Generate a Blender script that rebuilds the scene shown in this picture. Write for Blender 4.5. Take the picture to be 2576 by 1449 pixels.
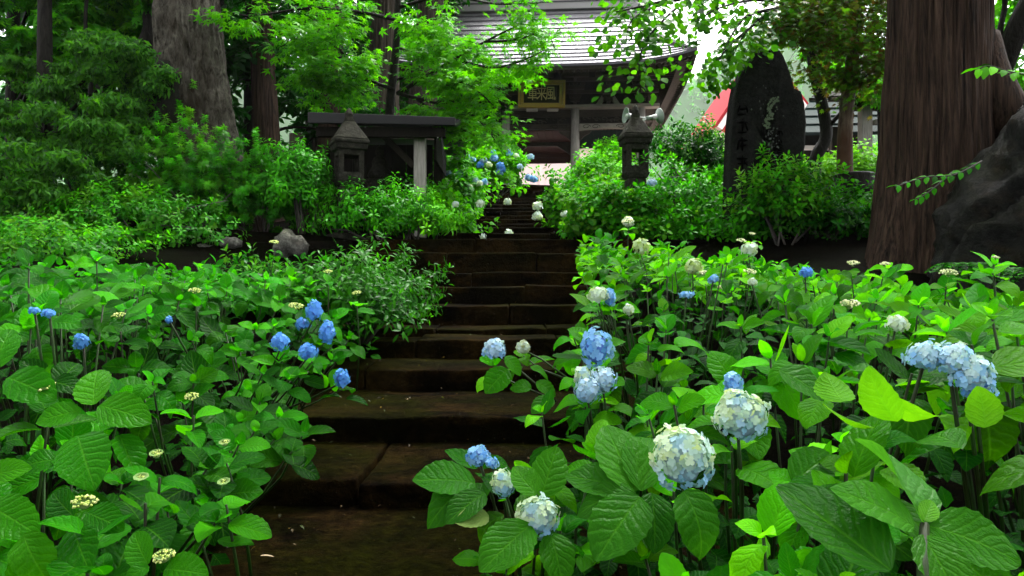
import bpy, math, random
import numpy as np
from mathutils import Vector, Matrix, noise

for o in list(bpy.data.objects):
    bpy.data.objects.remove(o)
S = bpy.context.scene
C = S.collection
R = math.radians

# ------------------------------------------------------------------ camera, sky, sun, exposure
FPX = 760.0                      # focal length in pixels of the 1024 px wide frame
cam_d = bpy.data.cameras.new('camera')
cam_d.sensor_width = 36.0
cam_d.lens = FPX / 1024 * 36
cam_d.clip_start = 0.05
cam_d.clip_end = 4000
cam = bpy.data.objects.new('camera', cam_d)
C.objects.link(cam)
cam.rotation_euler = (R(90), 0, 0)       # the eye is the origin, looking along +Y
S.camera = cam

SUN_EL, SUN_AZ = 62.0, 30.0              # high soft sun behind the cloud, beyond the gate, to the right
w = bpy.data.worlds.new('World')
S.world = w
w.use_nodes = True
nt = w.node_tree
nt.nodes.clear()
sky = nt.nodes.new('ShaderNodeTexSky')
sky.sky_type = 'NISHITA'
sky.sun_disc = False
sky.sun_elevation = R(SUN_EL)
sky.sun_rotation = R(SUN_AZ)
sky.air_density = 1.0
sky.dust_density = 4.0
hs = nt.nodes.new('ShaderNodeHueSaturation')
hs.inputs['Saturation'].default_value = 0.06      # overcast: the cloud layer greys the sky
bg = nt.nodes.new('ShaderNodeBackground')
bg.inputs['Strength'].default_value = 0.11
wo = nt.nodes.new('ShaderNodeOutputWorld')
nt.links.new(sky.outputs[0], hs.inputs['Color'])
nt.links.new(hs.outputs[0], bg.inputs['Color'])
nt.links.new(bg.outputs[0], wo.inputs['Surface'])

sd = bpy.data.lights.new('sun', 'SUN')
sd.energy = 1.5
sd.angle = R(12)
sd.color = (1.0, 0.97, 0.92)
sun = bpy.data.objects.new('sun', sd)
C.objects.link(sun)
_dir = Vector((math.sin(R(SUN_AZ)) * math.cos(R(SUN_EL)), math.cos(R(SUN_AZ)) * math.cos(R(SUN_EL)), math.sin(R(SUN_EL))))
sun.rotation_euler = _dir.to_track_quat('Z', 'Y').to_euler()

S.view_settings.view_transform = 'Standard'
S.view_settings.look = 'None'
S.view_settings.exposure = 2.65
S.view_settings.gamma = 1.0
S.view_settings.use_curve_mapping = False
cy = S.cycles
cy.max_bounces = 6
cy.diffuse_bounces = 3
cy.glossy_bounces = 2
cy.transmission_bounces = 3
cy.transparent_max_bounces = 4
cy.volume_bounces = 0
cy.caustics_reflective = False
cy.caustics_refractive = False
cy.use_denoising = True
cy.sample_clamp_indirect = 4.0

# ------------------------------------------------------------------ helpers
K = 2576 / 1024.0
def P(x, y, d):
    """a point at distance d along the view axis (x, y measured on a 2576 px wide print of the photograph)"""
    return Vector(((x / K - 512) * d / FPX, d, (288 - y / K) * d / FPX))

def new_obj(name, data, parent=None, world=True):
    o = bpy.data.objects.new(name, data)
    C.objects.link(o)
    if parent is not None:
        o.parent = parent
        if world:
            o.matrix_parent_inverse = Matrix.Translation(-root_loc(parent))
    return o

ROOTLOC = {}
def root_loc(p):
    return ROOTLOC.get(p.name, Vector((0, 0, 0)))

def tag(o, label=None, cat=None, group=None, kind=None):
    if label: o['label'] = label
    if cat: o['category'] = cat
    if group: o['group'] = group
    if kind: o['kind'] = kind
    return o

def thing(name, label, cat, loc, group=None, rotz=0.0):
    o = bpy.data.objects.new(name, None)
    C.objects.link(o)
    o.location = loc
    o.rotation_euler = (0, 0, rotz)
    o.empty_display_size = 0.2
    if rotz == 0.0:
        ROOTLOC[o.name] = Vector(loc)
    tag(o, label, cat, group)
    return o

class MB:
    def __init__(s):
        s.v = []; s.f = []
    def add(s, vs, fs):
        b = len(s.v)
        s.v += [tuple(v) for v in vs]
        s.f += [tuple(i + b for i in f) for f in fs]
        return s
    def box(s, x0, x1, y0, y1, z0, z1):
        return s.add([(x0,y0,z0),(x1,y0,z0),(x1,y1,z0),(x0,y1,z0),(x0,y0,z1),(x1,y0,z1),(x1,y1,z1),(x0,y1,z1)],
                     [(0,3,2,1),(4,5,6,7),(0,1,5,4),(1,2,6,5),(2,3,7,6),(3,0,4,7)])
    def beam(s, p0, p1, wid, hei, up=(0,0,1)):
        p0 = Vector(p0); p1 = Vector(p1)
        t = (p1 - p0).normalized()
        u = Vector(up)
        sd_ = t.cross(u)
        if sd_.length < 1e-4: sd_ = Vector((1,0,0))
        sd_.normalize(); u = sd_.cross(t).normalized()
        a = sd_ * wid / 2; b = u * hei / 2
        return s.add([p0-a-b, p0+a-b, p0+a+b, p0-a+b, p1-a-b, p1+a-b, p1+a+b, p1-a+b],
                     [(0,1,2,3),(4,7,6,5),(0,4,5,1),(1,5,6,2),(2,6,7,3),(3,7,4,0)])
    def tube(s, pts, rad, n=8, cap=True):
        pts = [Vector(p) for p in pts]
        m = len(pts)
        if not hasattr(rad, '__len__'): rad = [rad] * m
        t0 = (pts[1] - pts[0]).normalized()
        a = t0.cross(Vector((0.31, 0.87, 0.2)))
        if a.length < 1e-3: a = t0.cross(Vector((1, 0, 0)))
        a.normalize()
        vs = []
        for i in range(m):
            t = (pts[min(i+1, m-1)] - pts[max(i-1, 0)]).normalized()
            a = (a - t * a.dot(t)).normalized()
            b = t.cross(a)
            for k in range(n):
                q = 2 * math.pi * k / n
                vs.append(pts[i] + (a * math.cos(q) + b * math.sin(q)) * rad[i])
        fs = []
        for i in range(m - 1):
            for k in range(n):
                fs.append((i*n+k, i*n+(k+1)%n, (i+1)*n+(k+1)%n, (i+1)*n+k))
        if cap:
            fs.append(tuple(range(n-1, -1, -1)))
            fs.append(tuple((m-1)*n+k for k in range(n)))
        return s.add(vs, fs)
    def lathe(s, prof, n=16, c=(0,0,0), M=None):
        vs = []; fs = []
        for r_, z in prof:
            for k in range(n):
                q = 2*math.pi*k/n
                v = Vector((r_*math.cos(q), r_*math.sin(q), z))
                if M is not None: v = M @ v
                vs.append(v + Vector(c))
        for i in range(len(prof)-1):
            for k in range(n):
                fs.append((i*n+k, i*n+(k+1)%n, (i+1)*n+(k+1)%n, (i+1)*n+k))
        return s.add(vs, fs)
    def prism(s, poly, y0, y1):
        """a polygon in XZ (counter-clockwise seen from -Y) pushed from y0 to y1"""
        n = len(poly)
        vs = [(p[0], y0, p[1]) for p in poly] + [(p[0], y1, p[1]) for p in poly]
        fs = [tuple(range(n)), tuple(range(2*n-1, n-1, -1))]
        for i in range(n):
            j = (i+1) % n
            fs.append((i, i+n, j+n, j))
        return s.add(vs, fs)
    def frustum(s, c, w0, w1, z0, z1, d0=None, d1=None):
        d0 = d0 or w0; d1 = d1 or w1
        x, y = c
        return s.add([(x-w0/2,y-d0/2,z0),(x+w0/2,y-d0/2,z0),(x+w0/2,y+d0/2,z0),(x-w0/2,y+d0/2,z0),
                      (x-w1/2,y-d1/2,z1),(x+w1/2,y-d1/2,z1),(x+w1/2,y+d1/2,z1),(x-w1/2,y+d1/2,z1)],
                     [(0,3,2,1),(4,5,6,7),(0,1,5,4),(1,2,6,5),(2,3,7,6),(3,0,4,7)])
    def mesh(s, name, mat, smooth=False):
        me = bpy.data.meshes.new(name)
        me.from_pydata(s.v, [], s.f)
        if mat: me.materials.append(mat)
        if smooth:
            me.polygons.foreach_set('use_smooth', [True]*len(me.polygons))
        me.update()
        return me
    def build(s, name, mat, parent=None, smooth=False, bevel=0.0, world=True):
        o = new_obj(name, s.mesh(name, mat, smooth), parent, world)
        if bevel:
            m = o.modifiers.new('bevel', 'BEVEL')
            m.width = bevel; m.segments = 2; m.limit_method = 'ANGLE'
        return o

def np_mesh(name, V, Q, mat, uv=None, col=None, smooth=True):
    """V (n,3), Q (m,4) quads, uv (m*4,2) per loop, col (n,3) per vertex"""
    me = bpy.data.meshes.new(name)
    V = np.asarray(V, np.float32); Q = np.asarray(Q, np.int32)
    n, m = len(V), len(Q)
    me.vertices.add(n); me.vertices.foreach_set('co', V.ravel())
    me.loops.add(m*4); me.loops.foreach_set('vertex_index', Q.ravel())
    me.polygons.add(m)
    me.polygons.foreach_set('loop_start', np.arange(0, m*4, 4, dtype=np.int32))
    me.polygons.foreach_set('loop_total', np.full(m, 4, np.int32))
    if smooth: me.polygons.foreach_set('use_smooth', np.ones(m, bool))
    me.update(calc_edges=True)
    if uv is not None:
        l = me.uv_layers.new(name='UVMap')
        l.data.foreach_set('uv', np.asarray(uv, np.float32).ravel())
    if col is not None:
        a = me.color_attributes.new('tint', 'FLOAT_COLOR', 'POINT')
        c4 = np.ones((n, 4), np.float32); c4[:, :3] = col
        a.data.foreach_set('color', c4.ravel())
    me.materials.append(mat)
    return me

# ------------------------------------------------------------------ materials
def mat_new(name):
    m = bpy.data.materials.new(name)
    m.use_nodes = True
    t = m.node_tree
    t.nodes.clear()
    out = t.nodes.new('ShaderNodeOutputMaterial')
    return m, t, out
def N(t, typ, **kw):
    n = t.nodes.new(typ)
    for k, v in kw.items():
        if hasattr(n, k): setattr(n, k, v)
        else: n.inputs[k].default_value = v
    return n
def math_n(t, op, a, b=None, c=None):
    n = t.nodes.new('ShaderNodeMath'); n.operation = op
    for i, x in enumerate((a, b, c)):
        if x is None: continue
        if isinstance(x, (int, float)): n.inputs[i].default_value = x
        else: t.links.new(x, n.inputs[i])
    return n.outputs[0]
def mix_c(t, fac, a, b, typ='MIX'):
    n = t.nodes.new('ShaderNodeMix'); n.data_type = 'RGBA'; n.blend_type = typ
    for sock, x in ((n.inputs[0], fac), (n.inputs[6], a), (n.inputs[7], b)):
        if isinstance(x, (int, float)): sock.default_value = x
        elif isinstance(x, tuple): sock.default_value = (*x, 1.0) if len(x) == 3 else x
        else: t.links.new(x, sock)
    return n.outputs[2]
def ramp(t, fac, stops):
    n = t.nodes.new('ShaderNodeValToRGB')
    e = n.color_ramp.elements
    while len(e) < len(stops): e.new(0.5)
    for i, (p, c) in enumerate(stops):
        e[i].position = p
        e[i].color = (*c, 1.0) if len(c) == 3 else c
    t.links.new(fac, n.inputs[0])
    return n.outputs[0]
def noise_n(t, vec, scale, detail=4.0, rough=0.55, dist=0.0):
    n = t.nodes.new('ShaderNodeTexNoise')
    n.inputs['Scale'].default_value = scale
    n.inputs['Detail'].default_value = detail
    n.inputs['Roughness'].default_value = rough
    n.inputs['Distortion'].default_value = dist
    if vec is not None: t.links.new(vec, n.inputs['Vector'])
    return n.outputs[0]
def coords(t, scale=(1,1,1), rot=(0,0,0)):
    tc = t.nodes.new('ShaderNodeTexCoord')
    g = t.nodes.new('ShaderNodeMapping')
    g.inputs['Scale'].default_value = scale
    g.inputs['Rotation'].default_value = rot
    t.links.new(tc.outputs['Object'], g.inputs['Vector'])
    return g.outputs[0]
def bump_n(t, h, strength=0.4, dist=0.02):
    n = t.nodes.new('ShaderNodeBump')
    n.inputs['Strength'].default_value = strength
    n.inputs['Distance'].default_value = dist
    t.links.new(h, n.inputs['Height'])
    return n.outputs[0]
def principled(t, out, col, rough, normal=None, metallic=0.0, spec=0.5):
    p = t.nodes.new('ShaderNodeBsdfPrincipled')
    for sock, x in (('Base Color', col), ('Roughness', rough)):
        if isinstance(x, (int, float)): p.inputs[sock].default_value = x
        elif isinstance(x, tuple): p.inputs[sock].default_value = (*x, 1.0)
        else: t.links.new(x, p.inputs[sock])
    p.inputs['Metallic'].default_value = metallic
    p.inputs['Specular IOR Level'].default_value = spec
    if normal is not None: t.links.new(normal, p.inputs['Normal'])
    t.links.new(p.outputs[0], out.inputs['Surface'])
    return p

def leaf_material(name, source, rough=0.3, trans=0.35, veins=9.0, vein_k=0.55, bump=0.6, spec=0.5, tgain=1.6):
    """a wet leaf: ribbed relief on the blade's own UV, colour from the object or from a per-leaf attribute"""
    m, t, out = mat_new(name)
    if source == 'OBJ':
        oi = t.nodes.new('ShaderNodeObjectInfo'); base = oi.outputs['Color']; rand = oi.outputs['Random']
    else:
        a = t.nodes.new('ShaderNodeAttribute'); a.attribute_name = 'tint'; base = a.outputs['Color']; rand = None
    normal = None
    if veins:
        uvn = t.nodes.new('ShaderNodeUVMap'); uvn.uv_map = 'UVMap'
        sp = t.nodes.new('ShaderNodeSeparateXYZ'); t.links.new(uvn.outputs[0], sp.inputs[0])
        au = math_n(t, 'ABSOLUTE', math_n(t, 'SUBTRACT', sp.outputs[0], 0.5))     # 0 at midrib .. 0.5 at edge
        wob = noise_n(t, uvn.outputs[0], 4.0, 2.0)
        vk = math_n(t, 'MULTIPLY', au, vein_k) if rand is None else math_n(t, 'MULTIPLY', au, math_n(t, 'ADD', math_n(t, 'MULTIPLY', rand, 0.5), vein_k - 0.2))
        ph = math_n(t, 'MULTIPLY', math_n(t, 'SUBTRACT', sp.outputs[1], vk), veins)
        if rand is not None: ph = math_n(t, 'MULTIPLY', ph, math_n(t, 'ADD', math_n(t, 'MULTIPLY', math_n(t, 'FRACT', math_n(t, 'MULTIPLY', rand, 7.3)), 0.5), 0.75))
        ph = math_n(t, 'ADD', ph, math_n(t, 'MULTIPLY', wob, 0.9))
        saw = math_n(t, 'PINGPONG', ph, 0.5)                                       # 0 on a side vein .. 0.5 between
        side = math_n(t, 'SMOOTH_MIN', math_n(t, 'MULTIPLY', saw, 4.0), 1.0, 0.4)
        mid = math_n(t, 'MINIMUM', math_n(t, 'MULTIPLY', au, 28.0), 1.0)
        tc = t.nodes.new('ShaderNodeTexCoord')
        fine = noise_n(t, uvn.outputs[0], 17.0, 3.0, 0.6)
        h = math_n(t, 'ADD', math_n(t, 'MULTIPLY', math_n(t, 'MULTIPLY', side, mid), 1.0), math_n(t, 'MULTIPLY', fine, 1.5))
        normal = bump_n(t, h, bump, 0.012)
        vein = math_n(t, 'SUBTRACT', 1.0, math_n(t, 'MULTIPLY', mid, math_n(t, 'ADD', math_n(t, 'MULTIPLY', side, 0.28), 0.72)))
        col = mix_c(t, vein, base, mix_c(t, 0.30, base, (0.13, 0.40, 0.02)))
        va = t.nodes.new('ShaderNodeVectorMath'); va.operation = 'ADD'; t.links.new(uvn.outputs[0], va.inputs[0])
        if rand is not None:
            cx = t.nodes.new('ShaderNodeCombineXYZ'); t.links.new(math_n(t, 'MULTIPLY', rand, 91.0), cx.inputs[0]); t.links.new(math_n(t, 'MULTIPLY', rand, 57.0), cx.inputs[1]); t.links.new(cx.outputs[0], va.inputs[1])
        else:
            tco = t.nodes.new('ShaderNodeNewGeometry'); t.links.new(tco.outputs['Position'], va.inputs[1])
        blot = noise_n(t, va.outputs[0], 2.6, 2.0)
        spot = noise_n(t, va.outputs[0], 7.0, 4.0, 0.7)
        col = mix_c(t, math_n(t, 'MULTIPLY', ramp(t, spot, [(0.69, (0,0,0)), (0.73, (1,1,1))]), 0.6), col, (0.06, 0.045, 0.008))
        col = mix_c(t, math_n(t, 'MULTIPLY', blot, 0.9), col, mix_c(t, 1.0, col, (0.40, 0.58, 0.40), 'MULTIPLY'))
    else:
        col = base
    p = t.nodes.new('ShaderNodeBsdfPrincipled')
    t.links.new(col, p.inputs['Base Color'])
    p.inputs['Roughness'].default_value = rough
    p.inputs['Specular IOR Level'].default_value = spec
    tr = t.nodes.new('ShaderNodeBsdfTranslucent')
    tcol = mix_c(t, 1.0, col, (tgain*1.1, tgain*1.05, tgain*0.4), 'MULTIPLY')
    t.links.new(tcol, tr.inputs['Color'])
    if normal is not None:
        t.links.new(normal, p.inputs['Normal'])
    mx = t.nodes.new('ShaderNodeMixShader'); mx.inputs[0].default_value = trans
    t.links.new(p.outputs[0], mx.inputs[1]); t.links.new(tr.outputs[0], mx.inputs[2])
    t.links.new(mx.outputs[0], out.inputs['Surface'])
    return m

def wood_material(name, c0, c1, scale=(14, 14, 1.2), rough=0.75, bump=0.4):
    m, t, out = mat_new(name)
    v = coords(t, scale)
    n1 = noise_n(t, v, 3.0, 5.0, 0.6, 0.6)
    n2 = noise_n(t, coords(t, (1.3, 1.3, 1.3)), 1.2, 3.0)
    f = math_n(t, 'ADD', math_n(t, 'MULTIPLY', n1, 0.7), math_n(t, 'MULTIPLY', n2, 0.35))
    col = ramp(t, f, [(0.3, c0), (0.72, c1)])
    principled(t, out, col, rough, bump_n(t, n1, bump, 0.02), spec=0.05)
    return m

def stone_material(name, base, light, moss, brown, moss_amt=0.5, brown_amt=0.4, rough=0.4, lichen=None, spec=0.03):
    m, t, out = mat_new(name)
    v = coords(t)
    big = noise_n(t, v, 1.1, 9.0, 0.68, 0.2)
    mid = noise_n(t, v, 5.0, 5.0, 0.65)
    fin = noise_n(t, v, 46.0, 5.0, 0.75)
    grain = noise_n(t, v, 17.0, 6.0, 0.8)
    col = ramp(t, mid, [(0.3, base), (0.75, light)])
    bm = noise_n(t, coords(t, (1.0, 1.7, 1.7)), 1.4, 10.0, 0.7, 0.3)
    bfac = ramp(t, bm, [(0.56 - 0.12*brown_amt, (0,0,0)), (0.66, (1,1,1))])
    col = mix_c(t, math_n(t, 'MULTIPLY', bfac, brown_amt), col, brown)
    g = t.nodes.new('ShaderNodeNewGeometry')
    sp = t.nodes.new('ShaderNodeSeparateXYZ'); t.links.new(g.outputs['Normal'], sp.inputs[0])
    up = math_n(t, 'MAXIMUM', math_n(t, 'ADD', math_n(t, 'MULTIPLY', sp.outputs[2], 0.8), 0.2), 0.0)
    mf = ramp(t, big, [(0.40, (0,0,0)), (0.62, (1,1,1))])
    mfac = math_n(t, 'MULTIPLY', math_n(t, 'MULTIPLY', up, mf), moss_amt)
    col = mix_c(t, mfac, col, moss)
    col = mix_c(t, 1.0, col, ramp(t, grain, [(0.32, (0.30,0.30,0.30)), (0.5, (0.9,0.9,0.9)), (0.70, (2.0,2.0,2.0))]), 'MULTIPLY')
    if lichen:
        lv = noise_n(t, v, 2.2, 8.0, 0.72)
        lf = ramp(t, lv, [(0.62, (0,0,0)), (0.66, (1,1,1))])
        col = mix_c(t, math_n(t, 'MULTIPLY', lf, lichen[1]), col, lichen[0])
    rg = math_n(t, 'ADD', math_n(t, 'MULTIPLY', mid, 0.4), rough - 0.2)
    h = math_n(t, 'ADD', math_n(t, 'ADD', math_n(t, 'MULTIPLY', mid, 1.0), math_n(t, 'MULTIPLY', fin, 0.5)), math_n(t, 'MULTIPLY', grain, 0.8))
    principled(t, out, col, rg, bump_n(t, h, 0.8, 0.04), spec=spec)
    return m

def bark_material(name, c0, c1, c2=None, scale=(5, 5, 0.55), rough=0.7, bump=0.8, patch=None):
    m, t, out = mat_new(name)
    v = coords(t, scale)
    n1 = noise_n(t, v, 3.2, 6.0, 0.62, 0.7)
    n2 = noise_n(t, v, 12.0, 4.0, 0.6, 0.4)
    f = math_n(t, 'ADD', math_n(t, 'MULTIPLY', n1, 0.75), math_n(t, 'MULTIPLY', n2, 0.25))
    col = ramp(t, f, [(0.36, c0), (0.66, c1)])
    if c2:
        n3 = noise_n(t, coords(t, (0.8, 0.8, 0.5)), 1.1, 4.0, 0.6)
        col = mix_c(t, ramp(t, n3, [(0.45, (0,0,0)), (0.62, (1,1,1))]), col, mix_c(t, n1, c2, c0))
    principled(t, out, col, rough, bump_n(t, f, bump, 0.06), spec=0.06)
    return m

M = {}
M['leaf'] = leaf_material('hydrangea_leaf', 'OBJ', rough=0.24, trans=0.40, veins=7.0, bump=0.36, spec=0.035, tgain=1.65)
M['leaf_far'] = leaf_material('hydrangea_leaf_joined', 'TINT', rough=0.26, trans=0.36, veins=7.0, bump=0.34, spec=0.035, tgain=1.55)
M['gloss'] = leaf_material('glossy_leaf', 'TINT', rough=0.38, trans=0.34, veins=0, spec=0.05)
M['soft'] = leaf_material('soft_leaf', 'TINT', rough=0.5, trans=0.45, veins=0, spec=0.12)
M['needle'] = leaf_material('needle_leaf', 'TINT', rough=0.7, trans=0.3, veins=0, spec=0.12)
M['petal'] = leaf_material('petal', 'TINT', rough=0.55, trans=0.3, veins=0, spec=0.25, tgain=1.0)
_m, _t, _o = mat_new('green_stem')
principled(_t, _o, ramp(_t, noise_n(_t, coords(_t), 9.0), [(0.35, (0.011, 0.045, 0.003)), (0.65, (0.012, 0.014, 0.004))]), 0.5, spec=0.15); M['stem'] = _m
_m, _t, _o = mat_new('twig_bark')
principled(_t, _o, ramp(_t, noise_n(_t, coords(_t), 6.0), [(0.35, (0.012, 0.010, 0.008)), (0.7, (0.05, 0.04, 0.03))]), 0.6); M['twig'] = _m
M['step'] = stone_material('wet_step_stone', (0.0007, 0.0005, 0.0003), (0.0026, 0.0017, 0.0008), (0.0074, 0.0078, 0.0004), (0.018, 0.0100, 0.0028), 0.95, 0.95, 0.6, None, 0.005)
M['wallstone'] = stone_material('retaining_stone', (0.0012, 0.001, 0.0008), (0.005, 0.0042, 0.003), (0.0035, 0.0055, 0.001), (0.007, 0.0035, 0.0018), 0.5, 0.3, 0.7, None, 0.01)
M['rock'] = stone_material('pale_rock', (0.05, 0.048, 0.043), (0.17, 0.165, 0.15), (0.04, 0.06, 0.012), (0.10, 0.06, 0.04), 0.5, 0.3, 0.7)
M['boulder'] = stone_material('dark_boulder', (0.002, 0.0021, 0.0021), (0.012, 0.012, 0.0115), (0.010, 0.013, 0.002), (0.026, 0.015, 0.005), 0.6, 0.45, 0.45, None, 0.07)
M['stele'] = stone_material('stele_stone', (0.004, 0.0045, 0.004), (0.013, 0.0135, 0.0125), (0.006, 0.011, 0.002), (0.012, 0.009, 0.006), 0.8, 0.35, 0.6)
M['lantern'] = stone_material('lantern_stone', (0.012, 0.012, 0.009), (0.042, 0.040, 0.033), (0.016, 0.020, 0.005), (0.025, 0.018, 0.01), 0.6, 0.3, 0.75)
M['cedar'] = bark_material('cedar_bark', (0.0030, 0.0021, 0.0016), (0.058, 0.036, 0.025), None, (7, 7, 0.35))
M['cedar_grey'] = bark_material('grey_cedar_bark', (0.010, 0.008, 0.006), (0.075, 0.060, 0.046), None, (7, 7, 0.35))
M['oldbark'] = bark_material('old_furrowed_bark', (0.008, 0.0065, 0.004), (0.14, 0.13, 0.105), (0.016, 0.010, 0.004), (3.2, 3.2, 1.5), 0.75, 1.0)
M['darkbark'] = bark_material('dark_wet_bark', (0.004, 0.0035, 0.003), (0.022, 0.020, 0.016), (0.009, 0.010, 0.005), (6, 6, 1.2), 0.55)
M['peelbark'] = bark_material('peeling_bark', (0.03, 0.018, 0.012), (0.16, 0.12, 0.085), (0.09, 0.04, 0.02), (5, 5, 0.7), 0.6)
M['wood'] = wood_material('weathered_wood', (0.010, 0.008, 0.006), (0.045, 0.038, 0.028))
M['woodh'] = wood_material('weathered_wood_lengthwise', (0.010, 0.008, 0.006), (0.045, 0.038, 0.028), (1.2, 14, 14))
M['palewood'] = wood_material('bleached_wood', (0.13, 0.12, 0.105), (0.36, 0.34, 0.31))
M['palewoodh'] = wood_material('bleached_wood_lengthwise', (0.11, 0.10, 0.085), (0.27, 0.25, 0.21), (1.2, 14, 14))
M['darkwood'] = wood_material('dark_wood', (0.004, 0.0035, 0.003), (0.014, 0.012, 0.009))
M['redwood'] = wood_material('red_brown_board', (0.028, 0.008, 0.005), (0.06, 0.018, 0.010), (1.2, 10, 10))
M['greenboard'] = wood_material('dark_green_board', (0.008, 0.016, 0.015), (0.02, 0.035, 0.032))
def plain(name, col, rough=0.6, metallic=0.0, var=0.25, scale=6.0, spec=0.5):
    m, t, out = mat_new(name)
    n = noise_n(t, coords(t), scale, 4.0)
    c = mix_c(t, math_n(t, 'MULTIPLY', n, var), col, tuple(x*0.45 for x in col))
    principled(t, out, c, rough, bump_n(t, n, 0.15, 0.01), metallic, spec)
    return m
M['gold'] = plain('old_gold_leaf', (0.34, 0.24, 0.03), 0.42, 0.35, 0.6, 20)
M['goldtext'] = plain('gilt_lettering', (0.50, 0.44, 0.16), 0.5, 0.1, 0.3, 20)
M['plaque'] = plain('plaque_ground', (0.012, 0.014, 0.003), 0.6, spec=0.1)
M['roofmetal'] = plain('wet_sheet_roof', (0.62, 0.61, 0.65), 0.25, 0.8, 0.3, 3.0)
M['rooflip'] = plain('roof_lip', (0.05, 0.045, 0.055), 0.5, 0.3)
M['ridge'] = plain('ridge_sheet', (0.30, 0.29, 0.29), 0.5, 0.2)
M['blackroof'] = plain('wet_black_roof', (0.004, 0.004, 0.005), 0.5, spec=0.25)
M['white'] = plain('white_paint', (0.72, 0.72, 0.70), 0.45, 0, 0.25)
M['hornpaint'] = plain('horn_grey_paint', (0.26, 0.31, 0.28), 0.5, spec=0.2)
M['pinkwall'] = plain('pale_pink_plaster', (0.80, 0.66, 0.66), 0.8, 0, 0.1)
M['redroof'] = plain('faded_red_roof', (0.32, 0.022, 0.03), 0.7, 0, 0.3, 1.5, 0.05)
M['soil'] = stone_material('damp_soil', (0.0008, 0.0006, 0.0004), (0.0026, 0.0017, 0.001), (0.0018, 0.0035, 0.0005), (0.005, 0.002, 0.001), 0.6, 0.4, 0.85, None, 0.008)
M['gravel'] = plain('pale_gravel_yard', (0.62, 0.52, 0.48), 0.9, 0, 0.3, 30)
M['farslope'] = plain('far_wooded_slope', (0.03, 0.11, 0.02), 0.9, 0, 0.5, 0.02, 0.0)
M['fallen'] = plain('fallen_leaf_tone', (0.22, 0.24, 0.07), 0.5)
M['deadleaf'] = plain('dead_leaf_tone', (0.34, 0.24, 0.13), 0.6)
# ------------------------------------------------------------------ leaf templates (all quads): base at origin, blade along +Y, face +Z
def blade(width=0.36, nv=8, nu=4, droop=0.25, fold=0.18, curl=0.0, serr=0.0, p=0.55, q=0.8, wave=0.0, seed=0, twist=0.0, bend=0.0):
    rnd = random.Random(seed)
    k = 1.0 / ((p/(p+q))**p * (q/(p+q))**q)
    V = []; UV = []
    for j in range(nv + 1):
        v = j / nv
        vv = min(max(v, 0.004), 0.992)
        wd = width * k * vv**p * (1-vv)**q
        if serr and 0 < j < nv: wd *= 1 + (serr if j % 2 else -serr)
        yy = math.sin(v * droop * 1.4) / (droop * 1.4) if droop else v
        zz = -(1 - math.cos(v * droop * 1.4)) / (droop * 1.4) * 1.0 if droop else 0.0
        for i in range(nu + 1):
            u = i / nu * 2 - 1
            x = u * wd
            z = zz + abs(u) * wd * fold - (abs(u)**2) * wd * curl + wave * math.sin(v*9+u*2+seed) * abs(u)
            tw = twist * v; x, z = x*math.cos(tw) - (z-zz)*math.sin(tw), zz + x*math.sin(tw) + (z-zz)*math.cos(tw)
            V.append((x + bend*v*v, yy, z)); UV.append((i / nu, v))
    Q = []
    for j in range(nv):
        for i in range(nu):
            a = j*(nu+1)+i
            Q.append((a, a+1, a+nu+2, a+nu+1))
    return np.array(V, np.float32), np.array(Q, np.int32), np.array(UV, np.float32)

def maple_leaf(lobes=5):
    V = [(0, 0, 0)]; Q = []; UV = [(0.5, 0)]
    ang = {5: [-95, -48, 0, 48, 95], 7: [-120, -78, -38, 0, 38, 78, 120]}[lobes]
    ln = {5: [0.55, 0.85, 1.0, 0.85, 0.55], 7: [0.42, 0.68, 0.9, 1.0, 0.9, 0.68, 0.42]}[lobes]
    for a, l in zip(ang, ln):
        q = math.radians(a); d = (math.sin(q), math.cos(q)); s_ = (d[1], -d[0])
        wv = 0.13
        b = len(V)
        V += [(d[0]*l*0.42 - s_[0]*wv, d[1]*l*0.42 - s_[1]*wv, -0.02), (d[0]*l, d[1]*l, -0.16*l), (d[0]*l*0.42 + s_[0]*wv, d[1]*l*0.42 + s_[1]*wv, -0.02)]
        UV += [(0.3, 0.4), (0.5, 1), (0.7, 0.4)]
        Q.append((0, b+2, b+1, b))
    return np.array(V, np.float32), np.array(Q, np.int32), np.array(UV, np.float32)

def needle_spray(n=7):
    V = []; Q = []; UV = []
    rnd = random.Random(3)
    for i in range(n):
        a = (i/(n-1) - 0.5) * 1.5
        l = 1.0 - abs(a) * 0.35
        d = (math.sin(a), math.cos(a)); s_ = (d[1]*0.05, -d[0]*0.05)
        zt = -0.25*l + rnd.uniform(-0.15, 0.1)
        b = len(V)
        V += [(-s_[0], -s_[1], 0), (s_[0], s_[1], 0), (d[0]*l + s_[0]*0.5, d[1]*l + s_[1]*0.5, zt), (d[0]*l - s_[0]*0.5, d[1]*l - s_[1]*0.5, zt)]
        UV += [(0,0), (1,0), (1,1), (0,1)]
        Q.append((b, b+1, b+2, b+3))
    return np.array(V, np.float32), np.array(Q, np.int32), np.array(UV, np.float32)

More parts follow.
